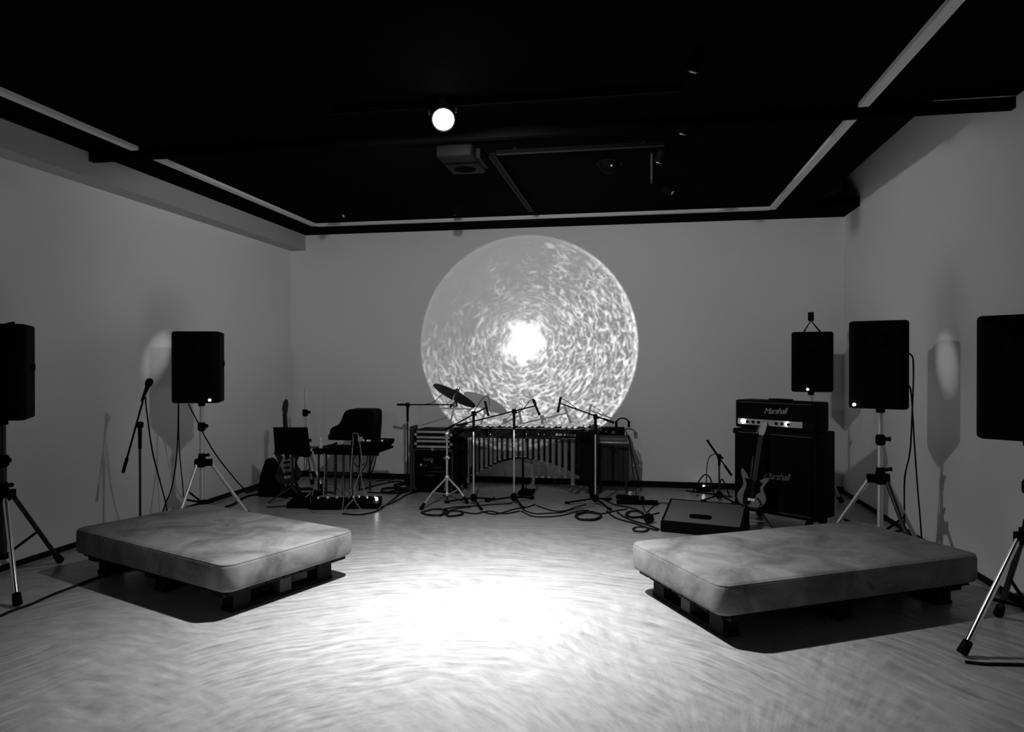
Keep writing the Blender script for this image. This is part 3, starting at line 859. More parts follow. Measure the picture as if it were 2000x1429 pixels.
# resonator tubes under the front rail: bottoms follow an arch
TU = [914, 932, 941, 950, 959, 967, 976, 986, 997, 1008, 1017, 1026, 1036, 1047, 1058, 1069, 1081, 1093, 1105, 1119]
TB = [941, 924, 917, 911, 906, 902, 898, 895, 893, 892, 892, 892, 894, 896, 900, 905, 911, 920, 932, 946]
for u, v in zip(TU, TB):
    a = (u - CX) / F_PX
    zz = (VYF + 0.075) / (a * math.sin(YAW) + math.cos(YAW))
    p = W(u, v, zz)
    rr = 0.016 + 0.007 * (u - 914) / 205
    tb = vbuild(MB().cyl((p.x, VYF + 0.075, p.z), (p.x, VYF + 0.075, VZ - 0.02), rr, n=14), 'resonator', M_GREYALU)
    vbuild(MB().cyl((p.x, VYF + 0.075, p.z - 0.002), (p.x, VYF + 0.075, p.z + 0.006), rr + 0.0015, n=14), 'end_ring', M_ALU, tb)
# rear bank of tubes and a dark arched band standing in for their shade
for i in range(27):
    x = VX0 + 0.12 + (VX1 - VX0 - 0.24) * i / 26.0
    k_ = abs(i - 12.6) / 13.2
    vbuild(MB().cyl((x, VYF + vdepth(x) - 0.14, 0.36 - 0.22 * k_ ** 2), (x, VYF + vdepth(x) - 0.14, VZ - 0.02), 0.0235, n=10), 'resonator', M_DARKST)
arch = []
for i in range(17):
    k_ = (i - 8) / 8.0
    arch.append((VX0 + 0.1 + (VX1 - VX0 - 0.2) * i / 16.0, VYF + 0.16, 0.385 - 0.20 * k_ * k_))
pts0 = [(x, z) for x, y, z in arch]; pts1 = [(x, z + 0.075) for x, y, z in reversed(arch)]
vbuild(MB().prism(pts0 + pts1, VYF + 0.15, VYF + 0.165), 'arched_shade_band', M_TOLEX)
# rail screws and the pale maker's plate (too small to read)
for u in (958, 1006, 1028, 1052, 1063):
    a = (u - CX) / F_PX
    zz = (VYF - 0.019) / (a * math.sin(YAW) + math.cos(YAW))
    p = W(u, 848, zz)
    vbuild(MB().cyl((p.x, VYF - 0.0175, p.z), (p.x, VYF - 0.021, p.z), 0.0045, n=8), 'rail_screw', M_CHROME)
mb = MB()
for u, wd, tall in ((1087.5, 4.6, 1.0), (1094.5, 6.5, 0.8), (1103.5, 3.8, 0.8), (1110.0, 4.6, 1.0), (1116.0, 4.4, 0.8), (1122.5, 5.0, 0.95)):
    a = (u - CX) / F_PX
    zz = (VYF - 0.019) / (a * math.sin(YAW) + math.cos(YAW))
    p = W(u, 848.5 + (u - 1087) * 0.04, zz); q = wd * zz / F_PX
    h_ = 0.026 * tall
    mb.box((p.x - q * 0.3, VYF - 0.0195, p.z), (q * 0.3, 0.003, h_), rot=(0, 0.25, 0))
    mb.box((p.x + q * 0.3, VYF - 0.0195, p.z), (q * 0.26, 0.003, h_), rot=(0, 0.25, 0))
    mb.box((p.x, VYF - 0.0195, p.z + h_ * 0.38), (q * 0.8, 0.003, h_ * 0.22))
    mb.box((p.x, VYF - 0.0195, p.z - h_ * 0.1), (q * 0.7, 0.003, h_ * 0.2))
p0_, p1_ = W(1098, 854, 7.6), W(1125, 855.5, 7.55)
mb.box(((p0_.x + p1_.x) / 2, VYF - 0.0195, (p0_.z + p1_.z) / 2), (abs(p1_.x - p0_.x), 0.003, 0.006))
sub(vbuild(mb, 'lettering', M_PRINT), 'small pale lettering on the front rail')
# damper pedal hanging in the middle: pale lyre-shaped hanger with a black treadle
px_, py_ = W(1022, 950, 7.6).x, VYF + 0.2
vbuild(MB().box((px_ - 0.035, py_, 0.27), (0.022, 0.03, 0.5)), 'pedal_post', M_TOLEX)
ly = [(-0.02, 0.40), (0.012, 0.385), (0.03, 0.36), (0.045, 0.27), (0.06, 0.16), (0.05, 0.09), (0.03, 0.05), (-0.02, 0.05), (-0.03, 0.08), (0.0, 0.095), (0.022, 0.12), (0.028, 0.17), (0.018, 0.27), (0.005, 0.35), (-0.03, 0.37)]
vbuild(MB().prism(ly, -0.012, 0.012, c=(px_ + 0.045, py_ - 0.02, 0.0)), 'pedal_hanger', M_GREYALU)
vbuild(MB().box((px_ + 0.03, py_ - 0.025, 0.335), (0.10, 0.02, 0.014)), 'pedal_bar', M_GREYALU)
vbuild(MB().rbox((px_ + 0.02, py_ - 0.10, 0.03), (0.16, 0.28, 0.03), 0.01, 2), 'pedal', M_RUBBER)

# ------------------------------------------------------------------ equipment rack left of the vibraphone
zr = 7.75
rl, rr_ = W(806, 950, zr), W(886, 950, zr)
rc = (rl + rr_) / 2
rw_ = (rr_ - rl).length
YR = rc.y
ra = math.atan2(rr_.y - rl.y, rr_.x - rl.x)
rk = thing('equipment_rack', 'black flight-case rack with dark units and bright knobs', 'equipment rack', (rc.x, rc.y, 0), 0.0)
MB().rbox((0, 0.2, 0.265), (rw_, 0.4, 0.46), 0.008, 1).build('case', M_TOLEX, rk)
for sx in (-1, 1):
    MB().box((sx * (rw_ / 2 - 0.006), -0.004, 0.265), (0.012, 0.012, 0.46)).build('edge_trim', M_UNIT, rk)
    for z in (0.05, 0.48):
        MB().box((sx * (rw_ / 2 - 0.02), -0.006, z), (0.045, 0.016, 0.035)).build('corner', M_DARKST, rk)
MB().box((0, -0.004, 0.487), (rw_, 0.012, 0.012)).build('edge_trim', M_UNIT, rk)
for z, h_ in ((0.425, 0.09), (0.32, 0.10), (0.21, 0.10), (0.10, 0.09)):
    MB().box((0, -0.004, z), (rw_ - 0.05, 0.012, h_)).build('rack_unit', M_BLACK, rk)
for u, v, r_ in ((845, 878, 0.020), (877, 879, 0.016), (844, 901, 0.016), (822, 908, 0.022), (832, 909, 0.012)):
    p = W(u, v, zr) - rc
    MB().lathe([(r_, 0), (r_, 0.008), (r_ * 0.8, 0.018), (r_ * 0.3, 0.024)], (p.x, -0.010, p.z + rc.z), 12, (0, -1, 0)).build('knob', M_CHROME, rk)
for z, x0, x1 in ((0.29, 0.0, 0.12), (0.245, -0.05, 0.13), (0.2, -0.09, 0.02)):
    MB().box(((x0 + x1) / 2, -0.011, z), (x1 - x0, 0.004, 0.006)).build('slot_line', M_UNIT, rk)
MB().box((-0.05, -0.011, 0.375), (0.11, 0.004, 0.035)).build('display', M_UNIT, rk)
for x in (-rw_ / 2 + 0.05, rw_ / 2 - 0.05):
    MB().cyl((x - 0.015, 0.06, 0.02), (x + 0.015, 0.06, 0.02), 0.02, n=12).build('wheel', M_RUBBER, rk)
    MB().cyl((x - 0.015, 0.34, 0.02), (x + 0.015, 0.34, 0.02), 0.02, n=12).build('wheel', M_RUBBER, rk)
# two silver-edged units stacked on it
for k_, (z0_, lab) in enumerate(((0.497, 'lower silver-edged rack box stacked on the equipment rack'), (0.600, 'upper silver-edged rack box, topmost on the equipment rack'))):
    t = thing('rack_box', lab, 'rack box', (rc.x, rc.y, z0_), 0.0, 'rack boxes on the equipment rack')
    MB().rbox((0, 0.2, 0.05), (rw_ - 0.02, 0.38, 0.10), 0.006, 1).build('case', M_TOLEX, t)
    for z in (0.022, 0.082):
        MB().box((0, 0.002, z), (rw_ - 0.075, 0.018, 0.024)).build('silver_edge', M_ALU, t)
    for sx in (-1, 1):
        MB().lathe([(0.018, 0), (0.018, 0.012), (0.008, 0.02)], (sx * (rw_ / 2 - 0.022), 0.008, 0.05), 10, (0, -1, 0)).build('corner_ball', M_STEEL, t)
t = thing('gig_bag', 'upright slim black pouch leaning at the left of the equipment rack', 'bag', (rc.x - rw_ / 2 - 0.03, rc.y + 0.1, 0))
MB().rbox((0, 0, 0.37), (0.035, 0.22, 0.74), 0.015, 3).build('pouch', M_CLOTH, t)
MB().tube([(0, -0.11, 0.6), (0, -0.16, 0.5), (0, -0.11, 0.4)], 0.006, 6, 4).build('strap', M_CLOTH, t)

# ------------------------------------------------------------------ low equipment table on the left
ztb = 7.62
tl, tr = W(606, 965, ztb), W(746, 965, ztb)
ta = math.atan2(tr.y - tl.y, tr.x - tl.x)
tc_ = (tl + tr) / 2; tw = (tr - tl).length
tt = thing('equipment_table', 'low black equipment table with thin legs, left of the rack', 'table', (tc_.x, tc_.y, 0), 0.0)
HTAB = 0.505
MB().rbox((0, 0.2, HTAB - 0.0125), (tw, 0.44, 0.025), 0.005, 1).build('table_top', M_BLACK, tt)
MB().box((0, 0.0, HTAB - 0.04), (tw - 0.04, 0.03, 0.04)).build('apron', M_BLACK, tt)
for u in (616, 632, 651, 669, 686):
    x = (W(u, 900, ztb) - tc_).x
    MB().cyl((x, 0.02, 0.0), (x, 0.02, HTAB - 0.02), 0.012, n=10).build('leg', M_DARKST, tt)
for u in (625, 657, 677, 700):
    x = (W(u, 900, ztb) - tc_).x
    MB().cyl((x, 0.36, 0.0), (x, 0.36, HTAB - 0.02), 0.011, n=10).build('leg', M_DARKST, tt)
MB().box((-0.1, 0.19, 0.2), (tw * 0.6, 0.02, 0.02)).build('stretcher', M_DARKST, tt)
# mixer under the case
mx = W(718, 868, ztb)
t = thing('mixer', 'flat black mixer box with bright knobs on the right of the low table', 'mixer', (mx.x, tc_.y + 0.17, HTAB))
MB().prism([(-0.17, 0.0), (0.15, 0.0), (0.19, 0.06), (0.19, 0.09), (-0.17, 0.09)], -0.19, 0.2, bev=0.006).build('case', M_BLACK, t)
for x, s in ((-0.03, 0.012), (0.015, 0.016), (0.04, 0.014), (0.18, 0.015)):
    MB().lathe([(s, 0), (s, 0.012), (s * 0.7, 0.022)], (x, -0.17, 0.09), 10).build('knob', M_CHROME, t)
MB().box((-0.07, -0.16, 0.115), (0.05, 0.03, 0.05)).build('jack_plug', M_STEEL, t)
# slope-backed black case on top
kx = W(681, 860, ztb)
t = thing('sloped_case', 'black slope-sided equipment case with rounded corners above the low table', 'equipment case', (kx.x, tc_.y + 0.2, HTAB + 0.09))
sc_ = ztb / F_PX
prof = [(633, 858), (633, 848), (636, 846), (637, 838), (641, 833), (655, 827), (659, 821), (667, 803), (671, 799), (676, 797), (720, 797), (725, 799), (727, 803), (727, 825), (724, 858)]
MB().prism([((u - 681) * sc_, (858 - v) * sc_) for u, v in prof], -0.14, 0.14, bev=0.006).build('shell', M_BLACK, t)
MB().box((-0.02, -0.15, 0.03), (0.42, 0.02, 0.02)).build('front_lip', M_RUBBER, t)
# tablet-size black box and small things on the left of the table
t = thing('bell', 'small chrome pawn-shaped ornament standing on the low table', 'bell', (W(617, 873, ztb).x, tc_.y + 0.06, HTAB))
MB().lathe([(0.022, 0.0), (0.026, 0.006), (0.017, 0.02), (0.022, 0.03), (0.029, 0.045), (0.022, 0.058), (0.010, 0.066), (0.009, 0.078)], n=18).build('base', M_BELL_SHINE, t)
MB().lathe([(0.008, 0.076), (0.019, 0.085), (0.023, 0.098), (0.018, 0.112), (0.004, 0.118)], n=18).build('head', M_BELL_SHINE, t)
MB().cyl((0.026, 0, 0.044), (0.045, 0, 0.044), 0.008, n=8).build('arm', M_BELL_SHINE, t)
t = thing('tray', 'shallow grey tray beside the chrome ornament on the low table', 'tray', (W(612, 874, ztb).x - 0.06, tc_.y + 0.08, HTAB))
MB().rbox((0, 0, 0.006), (0.09, 0.11, 0.012), 0.003, 1).build('dish', M_PRINTD, t)
MB().box((0, -0.055, 0.012), (0.09, 0.004, 0.012)).build('lip', M_PRINTD, t)
t = thing('effects_box', 'small dark effects box in the middle of the low table', 'effects box', (W(660, 870, ztb).x, tc_.y + 0.1, HTAB))
MB().prism([(-0.13, 0.0), (0.13, 0.0), (0.13, 0.03), (-0.13, 0.018)], -0.06, 0.08, bev=0.003).build('case', M_TOLEX, t)
MB().cyl((-0.14, -0.03, 0.02), (-0.05, -0.03, 0.06), 0.012, n=8).build('lever', M_RUBBER, t)
for x in (-0.03, 0.02, 0.07):
    MB().cyl((x, 0.0, 0.02), (x, 0.0, 0.034), 0.009, n=8).build('knob', M_UNIT, t)

# music stand with its solid desk
zm = 7.25
mc = W(568, 960, zm)
t = thing('music_stand', 'black music stand with solid desk in front of the left guitar', 'music stand', (mc.x, mc.y, 0))
d0, d1, d2, d3 = W(533, 834, zm + 0.05), W(600, 834, zm + 0.05), W(606, 884, zm - 0.06), W(537, 886, zm - 0.06)
nrm = (d1 - d0).cross(d3 - d0).normalized() * 0.012
MB().add([d0, d1, d2, d3, d0 + nrm, d1 + nrm, d2 + nrm, d3 + nrm], [(0, 1, 2, 3), (7, 6, 5, 4), (0, 4, 5, 1), (1, 5, 6, 2), (2, 6, 7, 3), (3, 7, 4, 0)]).build('desk', M_BLACK, t, world=True)
MB().box((d2 + d3) / 2 + Vector((0, -0.03, 0)), ((d2 - d3).length, 0.06, 0.012)).build('ledge', M_BLACK, t, world=True)
MB().box(W(604, 860, zm), (0.03, 0.04, 0.03)).build('desk_clip', M_BLACK, t, world=True)
MB().cyl((mc.x, mc.y + 0.03, 0.12), (mc.x, mc.y + 0.03, 0.66), 0.012, n=10).build('pole', M_DARKST, t, world=True)
for a in (90, 210, 330):
    MB().cyl((mc.x, mc.y + 0.03, 0.16), (mc.x + 0.24 * math.cos(R(a)), mc.y + 0.03 + 0.24 * math.sin(R(a)), 0.01), 0.009, n=8).build('leg', M_DARKST, t, world=True)

# bare chrome pole behind
b = W(596, 940, 8.0)
tripod_stand('pole_stand', (b.x, b.y, 0), W(596, 752, 8.0).z, 0.42, ring_feet(b, 0.28, 100), 'bare chrome pole stand with black collar in the left back corner', (M_STEEL, M_STEEL, M_STEEL), M_CHROME, W(596, 805, 8.0).z, 'pole stand', 0.017)

# ------------------------------------------------------------------ guitars
def smooth_outline(pts, n=6):
    out = []; L = len(pts)
    for i in range(L):
        a, b_, c, d = [Vector((*pts[(i + k) % L], 0)) for k in (-1, 0, 1, 2)]
        for j in range(n):
            t_ = j / n
            q = 0.5 * ((2 * b_) + (c - a) * t_ + (2 * a - 5 * b_ + 4 * c - d) * t_ * t_ + (3 * b_ - a - 3 * c + d) * t_ ** 3)
            out.append((q.x, q.y))
    return out


BODY = [(0.0, 0.0), (0.10, 0.012), (0.155, 0.07), (0.162, 0.14), (0.125, 0.215), (0.118, 0.26), (0.145, 0.315), (0.165, 0.365), (0.15, 0.385), (0.10, 0.36), (0.06, 0.33), (0.035, 0.325),
        (-0.035, 0.325), (-0.06, 0.34), (-0.095, 0.385), (-0.14, 0.435), (-0.165, 0.435), (-0.16, 0.38), (-0.125, 0.29), (-0.12, 0.235), (-0.16, 0.15), (-0.165, 0.08), (-0.11, 0.015)]


def guitar(name, base, lean_m, label, body_m, guard_m, guard_pts, neck_m, head_m, extra=None):
    """local frame: x across, y = front of the body towards -y, z along the neck; lean_m tips it"""
    t = thing(name, label, 'guitar', base)
    def bd(mb, nm, m, par=None):
        o = MB(); o.v = [lean_m @ p for p in mb.v]; o.f = mb.f; o.s = mb.s
        return o.build(nm, m, par or t)
    bo = bd(MB().prism(smooth_outline(BODY, 4), -0.02, 0.02, bev=0.006), 'body', body_m)
    g = bd(MB().prism(guard_pts, -0.0235, -0.0205), 'pickguard', guard_m)
    for z in (0.13, 0.20, 0.265):
        bd(MB().rbox((0, -0.028, z), (0.085, 0.012, 0.022), 0.004, 1), 'pickup', M_BLACK)
    bd(MB().box((0, -0.026, 0.085), (0.08, 0.012, 0.03)), 'bridge', M_STEEL)
    for x, z in ((0.07, 0.11), (0.095, 0.085), (0.115, 0.055)):
        bd(MB().cyl((x, -0.022, z), (x, -0.038, z), 0.013, 0.011, 10), 'knob', M_BLACK)
    bd(MB().box((0, -0.012, 0.60), (0.05, 0.024, 0.56)), 'neck', neck_m)
    for i in range(14):
        z = 0.36 + 0.50 * (1 - 0.94 ** (i * 1.6)) / (1 - 0.94 ** 22.4)
        bd(MB().box((0, -0.0245, z), (0.05, 0.002, 0.003)), 'fret', M_DARKST)
    hd = bd(MB().prism([(-0.024, 0.87), (0.024, 0.87), (0.035, 0.91), (0.05, 0.99), (0.045, 1.05), (0.02, 1.06), (-0.012, 1.03), (-0.034, 0.94)], -0.012, 0.004, bev=0.002), 'headstock', head_m)
    for i in range(6):
        z = 0.905 + i * 0.024
        x = -0.032 + 0.022 * (i / 5.0)
        bd(MB().cyl((x, -0.004, z), (x - 0.03, -0.004, z), 0.003, 0.006, 6), 'tuner', M_STEEL, hd)
    sm = MB()
    for i in range(6):
        sm.box((-0.015 + i * 0.006, -0.032, 0.48), (0.0012, 0.0012, 0.80))
    bd(sm, 'strings', M_DARKST)
    return t, bd


GUARD = [(-0.035, 0.325), (0.035, 0.325), (0.08, 0.335), (0.125, 0.36), (0.12, 0.31), (0.10, 0.26), (0.115, 0.18), (0.13, 0.09), (0.10, 0.05), (0.075, 0.085), (0.05, 0.12), (-0.05, 0.12), (-0.085, 0.16), (-0.10, 0.24), (-0.10, 0.29), (-0.12, 0.36), (-0.075, 0.35)]
# left: dark body, pale pickguard, behind the music stand
gb = W(564, 962, 7.43)
lean = Euler((R(-9), R(-8), 0)).to_matrix() * 0.86
guitar('electric_guitar', (gb.x, gb.y, 0.16), lean, 'dark electric guitar with pale pickguard behind the music stand', M_DARKLAC, M_PGUARD,
       [(-0.05, 0.35), (-0.02, 0.31), (0.06, 0.31), (0.09, 0.33), (0.11, 0.30), (0.10, 0.20), (0.07, 0.15), (-0.05, 0.14), (-0.075, 0.20), (-0.10, 0.25), (-0.07, 0.29)], M_NECK, M_DARKLAC)
def guitar_stand(base, label, up=0.0):
    t = thing('guitar_stand', label, 'guitar stand', (base[0], base[1], 0))
    for a in (200, 340, 90):
        MB().cyl((0, 0.09, 0.2), (0.17 * math.cos(R(a)), 0.09 + 0.17 * math.sin(R(a)), 0.008), 0.008, n=8).build('leg', M_DARKST, t)
    MB().cyl((0, 0.09, 0.16), (0, 0.14, 0.5), 0.009, n=8).build('post', M_DARKST, t)
    for s in (-1, 1):
        MB().tube([(0, 0.08, 0.13 + up), (s * 0.08, 0.05, 0.085 + up), (s * 0.08, -0.035, 0.08 + up), (s * 0.08, -0.04, 0.105 + up)], 0.007, 6, 3).build('cradle', M_RUBBER, t)
    return t
guitar_stand((gb.x, gb.y), 'black guitar stand under the left guitar', 0.06)
# soft dark bag behind the left guitar
bgp = W(530, 955, 7.6)
t = thing('guitar_bag', 'slumped dark gig bag leaning in the left back corner', 'bag', (bgp.x, bgp.y, 0))
prof = [(-0.13, 0.0), (0.10, 0.0), (0.13, 0.16), (0.10, 0.30), (0.05, 0.36), (0.02, 0.40), (-0.03, 0.41), (-0.06, 0.36), (-0.09, 0.2)]
MB().prism(smooth_outline(prof, 4), -0.06, 0.06, bev=0.015).build('bag', M_TOLEX, t)
MB().tube([(-0.05, -0.065, 0.34), (-0.085, -0.08, 0.2), (-0.09, -0.075, 0.05)], 0.009, 6, 5).build('strap', M_RUBBER, t)

# right: pale edges with black pickguard, in front of the amplifier
zg = 6.05
g2 = W(1466, 990, zg)
bot, top_ = W(1466, 990, zg), W(1491, 822, zg + 0.15)
ax_z = (top_ - bot).normalized()
rzm = Matrix.Rotation(R(-12), 3, 'Z')
ax_x = (rzm @ Vector((1, 0, 0))); ax_x = (ax_x - ax_z * ax_x.dot(ax_z)).normalized()
ax_y = ax_z.cross(ax_x)
scl = (top_ - bot).length / 1.06
lm = Matrix((ax_x, ax_y, ax_z)).transposed() * scl
guitar('electric_guitar', tuple(g2), lm, 'pale electric guitar with broad black pickguard in front of the amplifier', M_PALE, M_BLACK,
       [(-0.06, 0.33), (0.06, 0.325), (0.10, 0.30), (0.075, 0.25), (0.09, 0.19), (0.05, 0.165), (0.02, 0.10), (-0.02, 0.02), (-0.09, 0.02), (-0.10, 0.13), (-0.08, 0.22), (-0.085, 0.28), (-0.115, 0.33)], M_NECK, M_PGUARD)
t = thing('guitar_stand', 'black guitar stand under the pale guitar by the amplifier', 'guitar stand', (g2.x, g2.y, 0))
for a in (255, 345, 95):
    MB().cyl((0, 0.08, 0.30), (0.2 * math.cos(R(a)), 0.08 + 0.2 * math.sin(R(a)), 0.008), 0.009, n=8).build('leg', M_DARKST, t)
MB().cyl((0, 0.08, 0.26), (0.05, 0.17, 0.62), 0.009, n=8).build('post', M_DARKST, t)
for s in (-1, 1):
    MB().tube([(0, 0.08, 0.22), (s * 0.07, 0.05, g2.z - 0.012), (s * 0.07, -0.035, g2.z - 0.016), (s * 0.07, -0.045, g2.z + 0.02)], 0.007, 6, 3).build('cradle', M_RUBBER, t)

# ------------------------------------------------------------------ amplifier stack
al, ar = Vector((0.885, 6.74, 0)), Vector((1.50, 6.25, 0))
aw = 0.77
aa = math.atan2(ar.y - al.y, ar.x - al.x)
def amp_text(t, size, x, z, yfr, mm):
    cu = bpy.data.curves.new('script', 'FONT'); cu.body = 'Marshall'; cu.size = size; cu.shear = 0.45; cu.extrude = 0.002
    cu.align_x = 'CENTER'; cu.space_character = 0.86
    tmp = bpy.data.objects.new('script_tmp', cu); COL.objects.link(tmp)
    bpy.context.view_layer.update()
    me = bpy.data.meshes.new_from_object(tmp)
    bpy.data.objects.remove(tmp)
    me.name = 'script_logo'
    o = bpy.data.objects.new('script_logo', me); COL.objects.link(o)
    me.materials.clear(); me.materials.append(mm)
    o.rotation_euler = (R(90), R(-3), 0); o.location = (x, yfr, z); o.parent = t
    o['label'] = 'pale slanted script lettering'
    return o


amid = (al + ar) / 2
cb = thing('speaker_cabinet', 'tall black guitar speaker cabinet under the amplifier head', 'amplifier cabinet', (amid.x, amid.y, 0), aa)
MB().rbox((0, 0.18, 0.475), (aw, 0.36, 0.75), 0.014, 2).build('cabinet', M_TOLEX, cb)
MB().box((0, -0.003, 0.475), (aw - 0.06, 0.012, 0.69)).build('grille_cloth', M_GRILLE, cb)
for z in (0.135, 0.815):
    MB().box((0, -0.004, z), (aw - 0.05, 0.016, 0.008)).build('piping', M_UNIT, cb)
for sx in (-1, 1):
    for y in (0.05, 0.31):
        MB().cyl((sx * 0.3 - 0.015, y, 0.05), (sx * 0.3 + 0.015, y, 0.05), 0.05, n=14).build('caster', M_RUBBER, cb)
    for z in (0.127, 0.823):
        MB().rbox((sx * (aw / 2 - 0.02), 0.01, z), (0.06, 0.05, 0.05), 0.012, 2).build('corner', M_RUBBER, cb)
amp_text(cb, 0.085, 0.03, 0.42, -0.012, M_PRINTD)
hd = thing('amplifier_head', 'black amplifier head with silver control panel and two bright lights', 'amplifier', (amid.x, amid.y, 0.85), aa)
MB().rbox((0, 0.13, 0.135), (aw - 0.02, 0.26, 0.25), 0.014, 2).build('cabinet', M_TOLEX, hd)
MB().box((0, -0.003, 0.17), (aw - 0.08, 0.012, 0.14)).build('grille_cloth', M_GRILLE, hd)
MB().box((0, -0.004, 0.242), (aw - 0.07, 0.014, 0.006)).build('piping', M_UNIT, hd)
MB().box((-0.035, -0.008, 0.065), (aw - 0.16, 0.014, 0.052)).build('control_panel', M_PANEL, hd)
for i in range(8):
    x = -0.24 + i * 0.055
    if i in (4,): continue
    MB().lathe([(0.013, 0), (0.013, 0.012), (0.009, 0.018)], (x, -0.015, 0.065), 10, (0, -1, 0)).build('knob', M_BLACK, hd)
for x in (-0.285, 0.135):
    sub(MB().lathe([(0.015, 0), (0.014, 0.01), (0.007, 0.016)], (x, -0.015, 0.068), 12, (0, -1, 0)).build('jewel_lamp', M_LAMP, hd), 'bright round indicator light')
for sx in (-1, 1):
    for y in (0.04, 0.22):
        MB().cyl((sx * 0.3, y, 0.0), (sx * 0.3, y, 0.012), 0.018, n=10).build('foot', M_RUBBER, hd)
MB().rbox((0, 0.13, 0.268), (0.22, 0.035, 0.018), 0.006, 2).build('strap_handle', M_RUBBER, hd)
amp_text(hd, 0.075, 0.02, 0.15, -0.012, M_PRINT)

# ------------------------------------------------------------------ wedge monitor
w0, w1 = G(1290, 1038), G(1425, 1052)
wv = (w1 - w0); wv.z = 0; wa = math.atan2(wv.y, wv.x)
WW = 0.68
wc = w0 + wv.normalized() * WW / 2
t = thing('stage_monitor', 'low wedge floor monitor with grey top and oval handle slot', 'stage monitor', (wc.x, wc.y, 0), wa)
mw = Matrix.Rotation(R(90), 3, 'Z')
prof = [(0.0, 0.0), (0.0, 0.088), (0.36, 0.215), (0.40, 0.20), (0.46, 0.0)]
def yprism(mb, prof_, x0, x1, bev=0.0):
    return mb.prism(prof_, x0, x1, m=Matrix(((0, 1, 0), (1, 0, 0), (0, 0, 1))), bev=bev)
yprism(MB(), prof, -WW / 2, WW / 2, 0.008).build('cabinet', M_BLACK, t)
sl_ = math.atan2(0.127, 0.36)
rotm = Matrix.Rotation(sl_, 3, 'X')
MB().rbox((0, 0.18, 0.156), (WW - 0.05, 0.35, 0.012), 0.004, 1, m=rotm).build('grey_panel', M_GREYCAB, t)
ov = [(0.10 * math.cos(R(a)) * 0.3 + (0.065 if math.cos(R(a)) > 0 else -0.065), 0.032 * math.sin(R(a))) for a in range(5, 365, 15)]
om = rotm @ Matrix(((1, 0, 0), (0, 0, 1), (0, 1, 0)))
MB().prism(ov, -0.003, 0.003, m=rotm @ Matrix(((1, 0, 0), (0, 0, 1), (0, 1, 0))), c=(-0.02, 0.10, 0.1365)).build('handle_slot', M_CEIL, t)
MB().box((0, 0.352, 0.216), (WW - 0.02, 0.012, 0.012), m=rotm).build('edge_trim', M_BLACK, t)
MB().box((-WW / 2 - 0.001, 0.05, 0.06), (0.006, 0.03, 0.11)).build('end_strip', M_ALU, t)

# ------------------------------------------------------------------ draped table right of the vibraphone
zd = 7.75
dl_, dr_ = W(1167, 960, zd), W(1228, 960, zd)
dc = (dl_ + dr_) / 2; dw = (dr_ - dl_).length
t = thing('side_table', 'small draped table right of the vibraphone', 'table', (dc.x, dc.y, 0))
HD = W(1200, 862, zd).z
MB().rbox((0, 0.17, HD - 0.012), (dw, 0.36, 0.024), 0.005, 1).build('table_top', M_PANEL, t)
fold = []
for i in range(41):
    x = -dw / 2 + dw * i / 40.0
    fold.append((x, -0.005 + 0.014 * math.sin(i * 0.95)))
bmv = []; bmf = []
for z in (0.14, HD - 0.03):
    bmv += [(x, y, z) for x, y in fold]
    bmv += [(x, y + 0.006, z) for x, y in reversed(fold)]
n2 = len(fold) * 2
bmf = [(i, (i + 1) % n2, n2 + (i + 1) % n2, n2 + i) for i in range(n2)] + [tuple(reversed(range(n2))), tuple(range(n2, 2 * n2))]
MB().add(bmv, bmf, False).build('drape', M_CLOTH, t)
for x in (-dw / 2 + 0.03, dw / 2 - 0.03):
    for y in (0.03, 0.31):
        MB().cyl((x, y, 0), (x, y, HD - 0.02), 0.013, n=8).build('leg', M_DARKST, t)
t = thing('folded_cloth', 'folded pale cloth lying along the front of the draped table', 'cloth', (dc.x, dc.y + 0.05, HD))
MB().rbox((0, 0, 0.022), (dw - 0.03, 0.12, 0.044), 0.018, 3).build('lower_fold', M_PRINTD, t)
MB().rbox((-0.01, 0.01, 0.05), (dw - 0.06, 0.10, 0.02), 0.009, 2).build('upper_fold', M_UNIT, t)
t = thing('sampler', 'black sampler box with small pale keys behind the folded cloth', 'sampler', (dc.x - 0.02, dc.y + 0.2, HD))
MB().rbox((0, 0, 0.07), (dw - 0.06, 0.16, 0.14), 0.008, 1).build('case', M_BLACK, t)
for x, z, s in ((-0.12, 0.12, 0.03), (-0.06, 0.10, 0.025), (0.02, 0.09, 0.04)):
    MB().box((x, -0.083, z), (s, 0.01, s * 0.8)).build('key', M_PRINTD, t)
MB().lathe([(0.018, 0), (0.016, 0.014), (0.008, 0.02)], (-0.13, -0.04, 0.14), 12).build('knob', M_CHROME, t)
t = thing('headphones', 'black headphones lying on top of the sampler', 'headphones', (dc.x + 0.1, dc.y + 0.2, HD + 0.14))
arc = [(0.075 * math.cos(R(a)), 0, 0.03 + 0.075 * math.sin(R(a))) for a in range(0, 181, 20)]
MB().tube(arc, 0.009, 6, 3).build('headband', M_RUBBER, t)
for s in (-1, 1):
    MB().lathe([(0.034, -0.014), (0.038, 0.0), (0.034, 0.014)], (s * 0.07, 0, 0.038), 14, (1, 0, 0)).build('ear_cup', M_RUBBER, t)
t = thing('mallet_bag', 'limp pale pouch hanging at the right end of the vibraphone', 'bag', W(1147, 842, 7.5))
MB().rbox((0, 0, 0), (0.05, 0.03, 0.08), 0.014, 3, m=Matrix.Rotation(R(25), 3, 'Y')).build('pouch', M_LCLOTH, t)
MB().tube([(0.02, 0, 0.03), (0.035, 0.01, 0.06), (0.02, 0.05, 0.07)], 0.004, 6, 3).build('loop', M_RUBBER, t)
